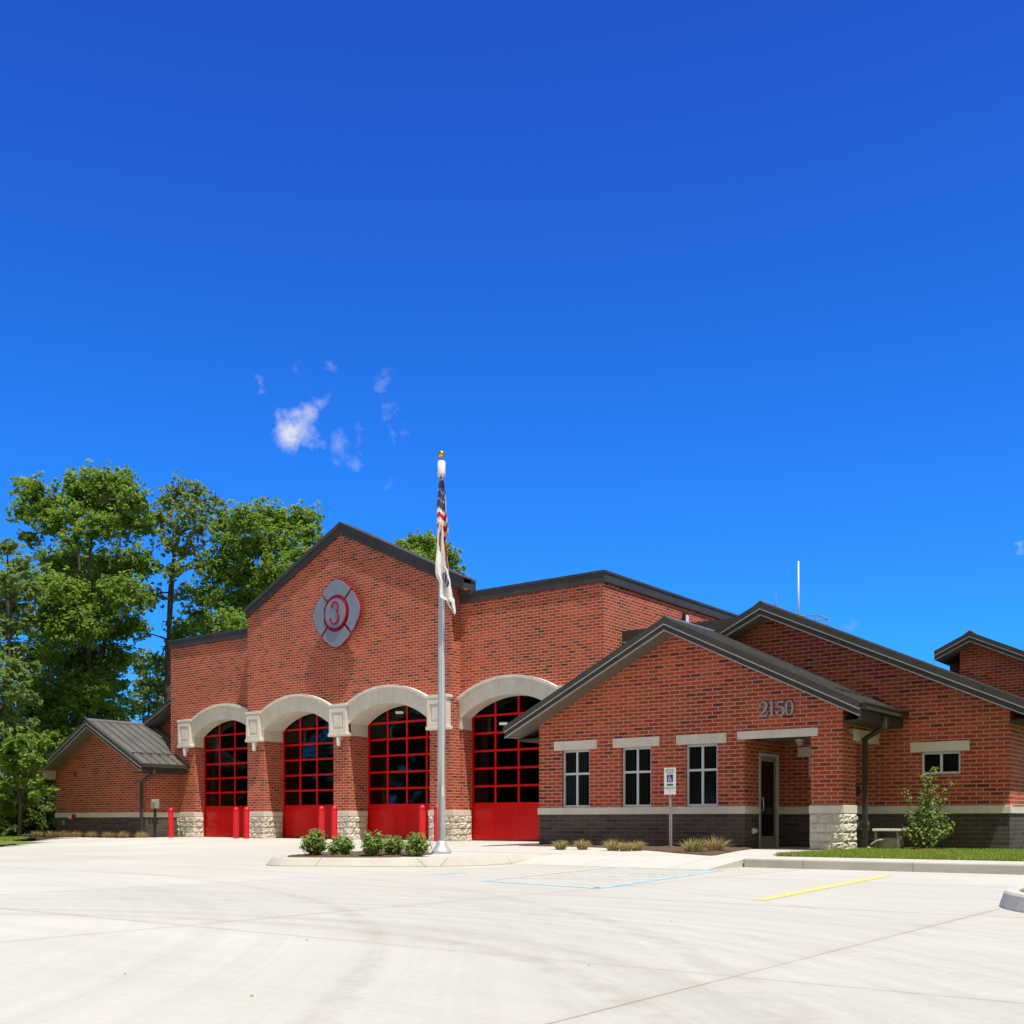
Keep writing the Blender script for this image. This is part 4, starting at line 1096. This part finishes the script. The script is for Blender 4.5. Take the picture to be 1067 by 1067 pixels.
m.prism([(sx - .02 + .013 * math.cos(k * .628), 1.63 + .056 + .013 * math.sin(k * .628)) for k in range(10)], 'y', y0_, y1_)
m.build('wheelchair_symbol', 'white', pl, fix=False)
m = MB(); signbox(m, -.085, .085, 1.455, 1.505, .0105, .0120); m.build('text_bar', 'sign_green', pl)
m = MB(); signbox(m, -.13, .13, 1.395, 1.402, .0105, .0120); m.build('border_bar', 'sign_green', pl2)
text('$', 1.35, .05, 'flag_red', pl2)

# ================================================================== UTILITY BOX on the lawn
x, y = at_y(926.5, 24.9); w_ = .27
t = empty('utility_box', (x, y, 0), 'open fronted grey metal utility box with pale lid on the lawn strip', 'utility box')
m = MB(); m.box(x - w_ - .04, x + w_ + .04, y - .22, y + .22, .42, .475); m.build('lid', 'white', t, bevel=.012)
m = MB(); m.box(x - w_, x - w_ + .05, y - .18, y + .18, -.05, .42); m.box(x + w_ - .05, x + w_, y - .18, y + .18, -.05, .42); m.box(x - w_ + .05, x + w_ - .05, y + .13, y + .17, -.05, .42); m.build('cabinet', 'greybox', t, bevel=.006)
m = MB(); m.box(x - w_ + .05, x + w_ - .05, y - .05, y - .02, -.05, .27); m.build('inner_panel', 'soffit_pale', t)
m = MB(); m.tube([(x - w_ - .08, y - .2, .0), (x - w_ - .06, y - .2, .12), (x - w_ + .05, y - .19, .2), (x - .02, y - .16, .25)], .03, 8); m.tube([(x - w_ - .12, y - .25, .0), (x - w_ - .10, y - .25, .07)], .045, 8); m.build('pipe', 'galv', t, smooth=True)
x, y = on_ground(1027, 895.5, 0)
m = MB()
m.box(x - .45, x + .45, y - .22, y + .22, -.03, .008)
for k in range(9): m.box(x - .42 + k * .1, x - .37 + k * .1, y - .2, y + .2, .008, .02)
tag(m.build('drain_grate', 'galv', loc=(x, y, 0)), 'flat grey drain grate in the lawn strip near the kerb', 'drain')

# ================================================================== PLANTS
def leaf_card(V, Fc, p, nrm, size, rr, aspect=.62):
    t1 = nrm.orthogonal().normalized(); t1 = Matrix.Rotation(rr.uniform(0, 6.283), 3, nrm) @ t1; t2 = nrm.cross(t1)
    i = len(V); L = size; W = size * aspect
    fold = nrm * (size * .12)
    V += [tuple(p - t1 * L * .5), tuple(p + t2 * W * .5 + fold), tuple(p + t1 * L * .5), tuple(p - t2 * W * .5 + fold)]
    Fc.append((i, i + 1, i + 2, i + 3))
def rvec(rr):
    while True:
        v = Vector((rr.uniform(-1, 1), rr.uniform(-1, 1), rr.uniform(-1, 1)))
        if .05 < v.length <= 1: return v
def foliage_object(name, V, Fc, mat, parent):
    off = OFF[parent.as_pointer()]
    me = bpy.data.meshes.new(name); me.from_pydata([(a - off[0], b - off[1], c - off[2]) for a, b, c in V], [], Fc); me.materials.append(M[mat]); me.update()
    o = bpy.data.objects.new(name, me); COL.objects.link(o); o.parent = parent; OFF[o.as_pointer()] = off; return o
def clump(V, Fc, c, r, n, size, rr, flat=.8):
    """leaf sprays over the shell of one bough; sprays leave gaps between them"""
    nb = max(4, int(n / 9))
    for _ in range(nb):
        d = rvec(rr).normalized(); k = rr.uniform(.3, 1.0) if rr.random() < .8 else rr.uniform(1., 1.32)
        s = c + Vector((d.x * r * k, d.y * r * k, d.z * r * k * flat)); sr = r * rr.uniform(.12, .26)
        for _ in range(9):
            q = rvec(rr); p = s + Vector((q.x * sr, q.y * sr, q.z * sr * .8))
            nn = (Vector((0, 0, .75)) + d * .6 + rvec(rr) * 1.1).normalized()
            leaf_card(V, Fc, p, nn, size * rr.uniform(.65, 1.25), rr)
def limb(mb, a, b, r0, r1, rr, n=5, sag=.08, sides=7):
    a, b = Vector(a), Vector(b); L = (b - a).length; pts = []; rad = []
    o1 = rvec(rr) * L * sag
    for k in range(n + 1):
        t_ = k / n; p = a.lerp(b, t_) + o1 * math.sin(math.pi * t_) + Vector((0, 0, L * .06 * math.sin(math.pi * t_)))
        pts.append(p); rad.append(r0 + (r1 - r0) * t_)
    mb.tube(pts, rad, sides); return pts
def tree(name, label, cat, group, base_px, depth, clumps, mat, leafsize=.235, dens=1., spread=1., trunk_r=.28, seed=1, base_z=-.2, fork=.38, min_n=40):
    rr = random.Random(seed)
    bx, by = at_depth(base_px, depth); B = Vector((bx, by, base_z))
    t_ = empty(name, tuple(B), label, cat, group)
    V, Fc = [], []; mb = MB(); C3 = []
    for (px, py, rp) in clumps:
        dd = depth + rr.uniform(-2.8, 2.8) * spread; x, y = at_depth(px, dd); c = Vector((x, y, height(py, dd))); r = 1.18 * rp * dd / F
        C3.append((c, r))
    top = max(c.z for c, r in C3); zf = base_z + (top - base_z) * fork
    fx_, fy_ = sum(c.x for c, r in C3) / len(C3), sum(c.y for c, r in C3) / len(C3)
    J = Vector((bx + (fx_ - bx) * .35, by + (fy_ - by) * .35, zf))
    limb(mb, B - Vector((0, 0, .3)), J, trunk_r, trunk_r * .72, rr, 7, .02, 10)
    # main leaders, then boughs off the nearest leader point
    tops = sorted(C3, key=lambda q: -q[0].z)[:3]; nodes = [J]
    for c, r in tops:
        nodes += limb(mb, J, c, trunk_r * .42, .03, rr, 8, .06)[1:-1]
    for c, r in C3:
        cand = [p for p in nodes if p.z < c.z + .5] or [J]
        n0 = min(cand, key=lambda p: (p - c).length)
        limb(mb, n0, c, .035 + .02 * (c - n0).length, .02, rr, 5, .08, 6)
        for _ in range(5):
            e = c + Vector([q * r * .8 for q in rvec(rr).normalized()]); limb(mb, c, e, .025, .008, rr, 3, .1, 4)
        n = max(min_n, int(dens * 520 * r * r / (leafsize / .34) ** 2)); clump(V, Fc, c, r, n, leafsize, rr)
    mb.build('trunk', 'bark', t_, smooth=True, fix=False)
    foliage_object('crown', V, Fc, mat, t_)
    return t_
TG = 'tall trees behind the fire station'
tree('maple_tree', 'tallest dense green maple behind the left gabled wing', 'tree', TG, 98, 58,
     [(33, 512, 16), (48, 528, 16), (28, 535, 14), (55, 548, 14), (30, 560, 10), (80, 506, 15), (105, 500, 17), (128, 500, 13), (92, 522, 19), (120, 522, 20), (142, 524, 15), (72, 535, 15), (100, 548, 19), (128, 545, 18), (150, 545, 13), (76, 565, 12),
      (60, 588, 20), (88, 592, 20), (115, 590, 20), (140, 585, 17), (45, 610, 18), (70, 620, 22), (100, 622, 22), (130, 618, 20), (150, 625, 12), (50, 645, 22), (82, 655, 24), (112, 655, 20), (138, 650, 14), (45, 680, 22), (72, 690, 24), (100, 690, 22), (126, 685, 15),
      (40, 718, 22), (65, 728, 24), (92, 722, 22), (118, 715, 15), (112, 742, 17), (88, 750, 20), (50, 755, 22), (30, 745, 16), (66, 775, 18)], 'leaf_maple', seed=11, trunk_r=.34, dens=1.15)
tree('elm_tree', 'thin airy tree with bare dark limbs between the maple and the bushy tree', 'tree', TG, 170, 60,
     [(190, 508, 13), (205, 512, 13), (178, 522, 14), (198, 530, 16), (220, 530, 11), (165, 540, 12), (186, 548, 15), (210, 552, 14), (172, 565, 13), (196, 572, 14), (225, 520, 8), (158, 590, 11), (182, 595, 13), (206, 590, 12), (160, 620, 11), (190, 620, 11), (150, 660, 9), (165, 690, 9)],
     'leaf_pale', seed=23, trunk_r=.26, dens=.55, leafsize=.23, spread=.6, fork=.55)
tree('bushy_tree', 'wide bright green tree directly left of the big brick gable', 'tree', TG, 262, 63,
     [(235, 545, 15), (255, 542, 17), (278, 540, 18), (298, 545, 15), (318, 540, 15), (322, 560, 14), (240, 568, 18), (266, 568, 20), (292, 568, 18), (314, 582, 14), (225, 592, 17), (250, 598, 20), (278, 598, 20), (302, 600, 16), (215, 620, 16), (240, 628, 20), (265, 628, 20), (288, 625, 18), (205, 645, 15), (228, 655, 20), (252, 655, 18), (190, 660, 14), (212, 680, 16), (180, 690, 14), (240, 690, 20)],
     'leaf_maple', seed=37, trunk_r=.32, dens=1.0)
tree('linden_tree', 'tree whose low boughs fill the gap beside the left wall of the garage block', 'tree', TG, 150, 66,
     [(150, 690, 14), (165, 712, 15), (142, 735, 14), (120, 745, 13), (168, 735, 14), (150, 715, 12), (130, 765, 16), (155, 760, 14)], 'leaf_pale', seed=41, trunk_r=.2, dens=.9)
tree('ash_tree', 'pale feathery tree at the far left edge of the picture', 'tree', TG, 12, 52,
     [(8, 572, 11), (22, 590, 13), (4, 605, 16), (28, 615, 13), (12, 632, 16), (2, 655, 16), (26, 650, 12), (10, 680, 15), (30, 690, 12), (0, 712, 16), (22, 725, 14), (8, 745, 15), (-18, 620, 22), (-20, 680, 24), (-15, 740, 22), (12, 762, 15), (-4, 775, 16), (28, 758, 13), (18, 700, 14), (24, 785, 13), (6, 790, 14)], 'leaf_pale', seed=53, trunk_r=.2, dens=1.0, leafsize=.24)
tree('maple_tree', 'green treetop showing behind the right slope of the big brick gable', 'tree', TG, 445, 62,
     [(425, 572, 12), (440, 566, 12), (452, 570, 13), (466, 580, 13), (430, 588, 15), (448, 590, 16), (470, 598, 12), (480, 612, 9), (440, 612, 18), (460, 620, 16), (410, 600, 14)], 'leaf_maple', seed=61, trunk_r=.25, dens=1.2)
# undergrowth trees and bushes on the left
tree('young_maple', 'low maple boughs with bright leaves left of the left wing eave', 'tree', None, 20, 46,
     [(8, 790, 15), (25, 805, 15), (40, 822, 12), (12, 818, 15), (28, 832, 11), (5, 842, 15), (38, 800, 10), (20, 770, 14), (42, 775, 12)], 'leaf_maple', seed=71, trunk_r=.1, dens=.75, leafsize=.36, spread=.4, base_z=-.1)
for (px, dp, cl, sd, lab) in ((18, 50, [(10, 850, 16), (28, 845, 16), (0, 838, 16), (18, 825, 16), (35, 860, 12), (5, 866, 10)], 81, 'dark bush at the far left edge beside the lawn'),
                         (48, 54, [(45, 845, 18), (60, 835, 16), (50, 820, 18), (38, 830, 16), (62, 858, 12), (45, 862, 12)], 82, 'dark bush tight against the left wing wall'),
                         (75, 66, [(40, 790, 22), (60, 800, 20), (75, 780, 20), (50, 815, 18), (85, 800, 20), (20, 815, 20), (100, 790, 18)], 83, 'dark tall bush rising behind the left wing roof')):
    tree('bush', lab, 'bush', 'dark bushes left of the building', px, dp, cl, 'leaf_dark', seed=sd, trunk_r=.08, dens=1.3, leafsize=.34, spread=.6)
# far wood, reads as one mass between and behind the trunks
V, Fc = [], []; rr = random.Random(5)
for k in range(60):
    px = rr.uniform(-140, 190); dd = rr.uniform(85, 110); x, y = at_depth(px, dd); z = rr.uniform(1, 5.2); clump(V, Fc, Vector((x, y, z)), rr.uniform(2., 3.2), 150, .7, rr)
me = bpy.data.meshes.new('far_wood'); me.from_pydata(V, [], Fc); me.materials.append(M['leaf_dark']); o = bpy.data.objects.new('far_wood', me); COL.objects.link(o)
tag(o, 'dark far wood seen between the tree trunks', 'wood', kind='stuff')
V, Fc = [], []
for k in range(190):
    a_ = rr.uniform(-3.25, -.45); dd = rr.uniform(42, 62); x, y = -14 + dd * 1.3 * math.cos(a_), 6 + dd * math.sin(a_); clump(V, Fc, Vector((x, y, rr.uniform(.8, 13))), rr.uniform(3., 4.6), 230, 1.6, rr)
me = bpy.data.meshes.new('far_wood'); me.from_pydata(V, [], Fc); me.materials.append(M['leaf_dark']); o = bpy.data.objects.new('far_wood', me); COL.objects.link(o)
tag(o, 'wood across the street mirrored in the garage door glass', 'wood', kind='stuff')
# a house half hidden behind the bushes
hx, hy = at_depth(14, 72); 
t = empty('house', (hx, hy, -.2), 'grey house half hidden behind the leaves at the far left', 'house')
M['siding'] = house_mat(); M['shingle'] = plain('grey_shingle', (.22, .22, .22), .9, 0, .2, 9)
m = MB(); m.box(hx - 5, hx + 5, hy, hy + 9, -.2, 3.2); m.build('wall', 'siding', t)
m = MB(); m.prism([(hy - .5, 3.1), (hy + 4.5, 5.9), (hy + 9.5, 3.1), (hy + 9.5, 2.95), (hy + 4.5, 5.7), (hy - .5, 2.95)], 'x', hx - 5.5, hx + 5.5); m.build('roof', 'shingle', t)
for wx in (-2.5, 2.2):
    m = MB(); m.box(hx + wx - .5, hx + wx + .5, hy - .05, hy - .001, 1., 2.3); w0 = m.build('window', 'white', t)
    m = MB(); m.box(hx + wx - .42, hx + wx + .42, hy - .06, hy - .051, 1.08, 2.22); m.build('pane', 'dark_glass', w0)

def shrub(px, py, w_px, h_px, label, seed):
    x, y = on_ground(px, py, 0.); d = -.603 * x + .797 * y; rr = random.Random(seed); z0 = .0
    w = 1.1 * w_px * d / F; h = .92 * h_px * d / F
    t_ = empty('shrub', (x, y, z0), label, 'shrub', 'shrubs on the planted island')
    mb = MB(); V, Fc = [], []
    for k in range(44):
        a = rr.uniform(0, 6.283); q = rr.random() ** .6
        e = Vector((x + math.cos(a) * w * .46 * q, y + math.sin(a) * w * .46 * q, z0 + h * (.42 + .56 * rr.random() * (1.08 - .55 * q))))
        if k % 7 == 0: e = Vector((x + math.cos(a) * w * .22, y + math.sin(a) * w * .22, z0 + h * rr.uniform(.9, 1.02)))
        s = Vector((x + math.cos(a) * .05, y + math.sin(a) * .05, z0 + .02)); pts = limb(mb, s, e, .008, .003, rr, 4, .12, 4)
        for p in pts[1:]:
            for _ in range(10):
                v = rvec(rr); leaf_card(V, Fc, p + v * .075, (v + Vector((0, 0, .8))).normalized(), rr.uniform(.045, .085), rr, .55)
        if rr.random() < .5:   # small cream blossoms / pale buds
            for _ in range(2): leaf_card(V, Fc, e + rvec(rr) * .03, (Vector((0, 0, 1)) + rvec(rr) * .5).normalized(), .03, rr, .9)
    mb.build('stem', 'bark', t_, fix=False); foliage_object('leafage', V, Fc, 'leaf_shrub', t_)
for i, (px, py, w_, h_, lab) in enumerate(((328, 892, 28, 28, 'tallest leafy shrub at the left tip of the island'), (355, 892, 29, 21, 'low round shrub second from the left on the island'), (388.5, 892.6, 27, 26, 'upright shrub in the middle of the island row'),
                               (409, 891.3, 26, 20, 'low shrub right behind the middle one, fourth from the left'), (433, 892.4, 30, 24, 'shrub nearest the flagpole on the island'))):
    shrub(px, py, w_, h_, lab, 200 + i)

def grass_clump(x, y, z, r, h, mat, label, group, seed, n=230):
    rr = random.Random(seed); V, Fc = [], []
    t_ = empty('ornamental_grass', (x, y, z), label, 'ornamental grass', group)
    for _ in range(n):
        a = rr.uniform(0, 6.283); q = rr.random() ** .5; L = h * rr.uniform(.45, 1.15); lean = q * rr.uniform(.4, 1.25)
        b = Vector((x + math.cos(a) * r * .5 * q, y + math.sin(a) * r * .5 * q, z)); d = Vector((math.cos(a), math.sin(a), 0))
        w = d.cross(Vector((0, 0, 1))) * .006 * rr.uniform(.7, 1.6)
        p1 = b + d * r * lean * .35 + Vector((0, 0, L * .55)); p2 = b + d * r * lean * 1.0 + Vector((0, 0, L * (1. - .28 * lean)))
        i = len(V); V += [tuple(b - w), tuple(b + w), tuple(p1 + w * .9), tuple(p1 - w * .9), tuple(p2 + w * .25), tuple(p2 - w * .25)]
        Fc += [(i, i + 1, i + 2, i + 3), (i + 3, i + 2, i + 4, i + 5)]
    foliage_object('blades', V, Fc, mat, t_)
ORD = ['first', 'second', 'third', 'fourth', 'fifth', 'sixth', 'seventh', 'eighth']
LP = [39, 53, 67, 79, 95, 113, 129, 147]
for i, px in enumerate(LP):
    x, y = at_y(px, 25.75)
    grass_clump(x, y, -.10, .30, .36, 'straw', f'straw coloured grass clump, {ORD[i]} from the left along the left wing', 'grass clumps along the left wing', 300 + i)
WP = [(584, 884.0, .22, .27, 'straw_green', 'small green tan grass clump nearest the left corner of the entrance wing'), (607, 884.0, .22, .28, 'straw', 'straw grass clump right below the left end of the first entrance wing window'),
      (639, 885., .25, .30, 'straw', 'straw grass clump below the brick between the first two windows'), (652, 885.5, .22, .24, 'straw_green', 'greenest low grass clump below the middle window'),
      (664, 885., .22, .28, 'straw', 'pinkish straw grass clump below the right half of the middle window'), (722, 887.5, .30, .36, 'straw_green', 'tall tan grass clump just right of the parking sign'), (746.5, 886.8, .32, .42, 'straw', 'wild reddish straw clump at the right end of the mulch bed')]
for i, (px, py, r_, h_, mt, lab) in enumerate(WP):
    x, y = on_ground(px, py, .03); grass_clump(x, y, .0, r_, h_ * .86, mt, lab, 'grass clumps along the entrance wing', 400 + i)

# young multi-stem tree by the right window
x, y = at_y(964, 25.0); rr = random.Random(77)
t = empty('young_tree', (x, y, 0), 'young leafy multi-stemmed tree beneath the small right window', 'tree')
mb = MB(); V, Fc = [], []
dS = -.603 * x + .797 * y; sc_ = dS / F
for k in range(26):
    low = k >= 13
    tx = rr.uniform(-23, 26) * sc_ if low else rr.uniform(-13, 20) * sc_
    tz = rr.uniform(.35, .95) if low else rr.uniform(1.1, 1.93)
    if not low and tx < -.22: tz = min(tz, 1.9)
    e = Vector((x + tx * .797 + rr.uniform(-.25, .25) * .6, y + tx * .603 + rr.uniform(-.25, .25), tz)); s = Vector((x + rr.uniform(-.04, .04), y + rr.uniform(-.04, .04), .0))
    pts = limb(mb, s, e, .014, .004, rr, 8, .06, 5)
    for j, p in enumerate(pts[2:]):
        for _ in range(15 if low else 11):
            v = rvec(rr); leaf_card(V, Fc, p + v * (.13 if low else .10), (v + Vector((0, 0, .7))).normalized(), rr.uniform(.05, .095), rr, .6)
mb.build('stem', 'bark', t, fix=False); foliage_object('crown', V, Fc, 'leaf_young', t)
m = MB(); n = 18
mp = [(x + .55 * math.cos(2 * math.pi * k / n) * (1 + .1 * math.sin(k * 2.3)), y + .0 + .5 * math.sin(2 * math.pi * k / n) * (1 + .1 * math.cos(k * 1.7))) for k in range(n)]
bed('mulch_bed', mp, .005, amp=.04, step=.1)

# turf blades on the lawn strip and the peninsula
def turf(name, pts_fn, n, h, seed, label):
    rr = random.Random(seed); V, Fc = [], []
    for _ in range(n):
        x, y = pts_fn(rr); z = -.03
        a = rr.uniform(0, 6.283); d = Vector((math.cos(a), math.sin(a), 0)); w = Vector((-d.y, d.x, 0)) * rr.uniform(.006, .012); L = h * rr.uniform(.5, 1.3)
        b = Vector((x, y, z)); p = b + d * L * rr.uniform(.1, .7) + Vector((0, 0, L)); i = len(V)
        V += [tuple(b - w), tuple(b + w), tuple(p)]; Fc.append((i, i + 1, i + 2))
    me = bpy.data.meshes.new(name); me.from_pydata(V, [], Fc); me.materials.append(M['grass_blade']); o = bpy.data.objects.new(name, me); COL.objects.link(o)
    tag(o, label, 'grass', kind='stuff')
def in_strip(rr):
    while True:
        x, y = rr.uniform(-8.9, -3.2), 19.1 + 7 * rr.random() ** 1.3
        if x < -8.3 + 0 and y < 20.5 - (x + 8.95) * 2.2: continue
        if (x + 7.4) ** 2 + (y - 25) ** 2 < .25: continue
        return x, y
turf('turf', in_strip, 60000, .075, 1, 'short bright green grass between the kerb walk and the right wall')
turf('turf', lambda rr: (lambda a_, q: (-.88 + q * math.cos(a_), 11.45 + q * math.sin(a_)))(rr.uniform(1.4, 4.9), 1.53 * rr.random() ** .5), 26000, .07, 2, 'clipped green grass on the kerbed island at the right edge')
def in_left(rr):
    t_ = rr.random(); s_ = rr.random(); x = -32.6 - 9 * t_; y = 16.6 + (-32.3 - x) * .72 - s_ * 4 - .1
    return x, y
turf('turf', in_left, 22000, .09, 3, 'thin wedge of grass at the far left edge of the concrete')
# leaf litter on the concrete
V, Fc = [], []; rr = random.Random(9)
for px, py in ((262, 1038), (130, 1015), (614, 1006), (320, 980), (105, 938), (435, 926), (237, 926), (700, 960)):
    x, y = on_ground(px, py); leaf_card(V, Fc, Vector((x, y, -.147)), Vector((0, 0, 1)), rr.uniform(.022, .04), rr)
me = bpy.data.meshes.new('fallen_leaves'); me.from_pydata(V, [], Fc); me.materials.append(M['leaf_young']); o = bpy.data.objects.new('fallen_leaves', me); COL.objects.link(o)
tag(o, 'a few tiny fallen leaves scattered on the concrete', 'leaf litter', kind='stuff')

# ================================================================== LIGHT, SKY, CAMERA
S = Vector((.34, -.13, 1.)).normalized()
elev = math.asin(S.z); rot = math.atan2(S.x, S.y)
sun = bpy.data.lights.new('sun', 'SUN'); sun.energy = 4.2; sun.angle = R(.53); sun.color = (1, .955, .88)
so = bpy.data.objects.new('sun', sun); COL.objects.link(so); so.rotation_euler = (-S).to_track_quat('-Z', 'Y').to_euler(); so.location = (0, 0, 50)
w = bpy.data.worlds.new('World'); SC.world = w; w.use_nodes = True; nt = w.node_tree; nt.nodes.clear(); g = G(nt)
out = g.n('ShaderNodeOutputWorld'); bg = g.n('ShaderNodeBackground')
sky = g.n('ShaderNodeTexSky', sky_type='NISHITA'); sky.sun_disc = False; sky.sun_elevation = elev; sky.sun_rotation = rot
sky.air_density = 1.0; sky.dust_density = .25; sky.ozone_density = 2.2; sky.altitude = 200
tc = g.n('ShaderNodeTexCoord'); dirv = tc.outputs['Generated']
sp = g.n('ShaderNodeSeparateXYZ'); g.l(dirv, sp.inputs[0])
SKY_TINT = (.12, .72, 1.70)
tint = g.mix(1., sky.outputs[0], c4(SKY_TINT), 'MULTIPLY')
# clear blue away from the sun; added unseen whiter aureole offsets the blue ambient
dt = g.n('ShaderNodeVectorMath', operation='DOT_PRODUCT'); g.l(dirv, dt.inputs[0]); dt.inputs[1].default_value = S
aur = g.rng(dt.outputs['Value'], .46, .95, 0., 1.)
tint = g.mix(1., tint, g.ramp(sp.outputs[2], [(.05, (1., 1., 1.)), (.28, (.95, .93, .97)), (.52, (.95, .68, .88)), (.66, (1., .53, .78))]), 'MULTIPLY')
warm = g.mix(1., sky.outputs[0], c4((1.25, 1.08, .86)), 'MULTIPLY')
col = g.mix(aur, tint, warm)
# pale warm sky patch added out of view behind the camera, to warm the ambient
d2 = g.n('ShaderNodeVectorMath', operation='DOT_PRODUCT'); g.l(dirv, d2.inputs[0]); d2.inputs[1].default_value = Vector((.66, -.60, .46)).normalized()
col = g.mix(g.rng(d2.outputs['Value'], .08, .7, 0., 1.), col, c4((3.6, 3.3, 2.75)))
# small fair-weather cloud wisps, by direction in the sky
def sky_dir(px, py):
    v = Vector(((px - HX) / F, (HY - py) / F)); a, b = ray(px); d = Vector((a, b, v.y)); return d.normalized()
wn = g.noise(dirv, 75., 9, .68); wn2 = g.noise(dirv, 30., 5, .6)
wv = g.n('ShaderNodeTexNoise'); wv.inputs['Scale'].default_value = 38.; wv.inputs['Detail'].default_value = 5.; g.l(dirv, wv.inputs[0])
wo = g.n('ShaderNodeVectorMath', operation='MULTIPLY_ADD'); g.l(wv.outputs['Color'], wo.inputs[0]); wo.inputs[1].default_value = (.045,) * 3; wo.inputs[2].default_value = (-.0225,) * 3
wa = g.n('ShaderNodeVectorMath', operation='ADD'); g.l(dirv, wa.inputs[0]); g.l(wo.outputs[0], wa.inputs[1])
tot = None
for (px, py, rad, amt) in ((303, 447, 16, 1.05), (317, 434, 14, .8), (334, 420, 13, .55), (321, 459, 11, .55), (350, 462, 22, .33), (362, 483, 14, .42), (374, 456, 12, .32), (400, 400, 15, .36), (404, 428, 20, .27), (414, 445, 12, .28), (272, 407, 9, .44), (350, 378, 13, .33), (312, 378, 12, .26), (1067, 572, 9, .9), (882, 651, 8, .42), (412, 508, 12, .27)):
    D = sky_dir(px, py); v = g.n('ShaderNodeVectorMath', operation='DISTANCE'); g.l(wa.outputs[0], v.inputs[0]); v.inputs[1].default_value = D
    f = g.rng(v.outputs['Value'], 0., rad / F * 1.5, amt, 0.)
    tot = f if tot is None else g.math('MAXIMUM', tot, f)
dens = g.rng(g.math('ADD', g.math('MULTIPLY', wn, .6), g.math('MULTIPLY', wn2, .4)), .36, .66, 0, 1.)
cl = g.rng(g.math('MULTIPLY', tot, g.math('ADD', dens, .25)), .12, .80, 0, .92)
CLOUD = (5.6, 5.8, 6.6)
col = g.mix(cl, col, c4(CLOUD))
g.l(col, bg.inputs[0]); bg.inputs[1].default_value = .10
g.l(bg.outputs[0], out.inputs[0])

cam = bpy.data.cameras.new('camera'); co = bpy.data.objects.new('camera', cam); COL.objects.link(co)
co.location = (0, 0, EYE); co.rotation_euler = (R(90), 0, math.atan2(.603, .797))
cam.sensor_width = 36; cam.lens = 36 * F / 1067; cam.shift_y = (HY - 533.5) / 1067; cam.clip_start = .1; cam.clip_end = 3000
SC.camera = co
SC.view_settings.view_transform = 'Standard'; SC.view_settings.look = 'None'; SC.view_settings.exposure = .42; SC.view_settings.gamma = 1.
SC.render.engine = 'CYCLES'; SC.cycles.use_denoising = True; SC.cycles.max_bounces = 6; SC.cycles.transparent_max_bounces = 8
SC.cycles.caustics_reflective = False; SC.cycles.caustics_refractive = False; SC.cycles.sample_clamp_indirect = 8
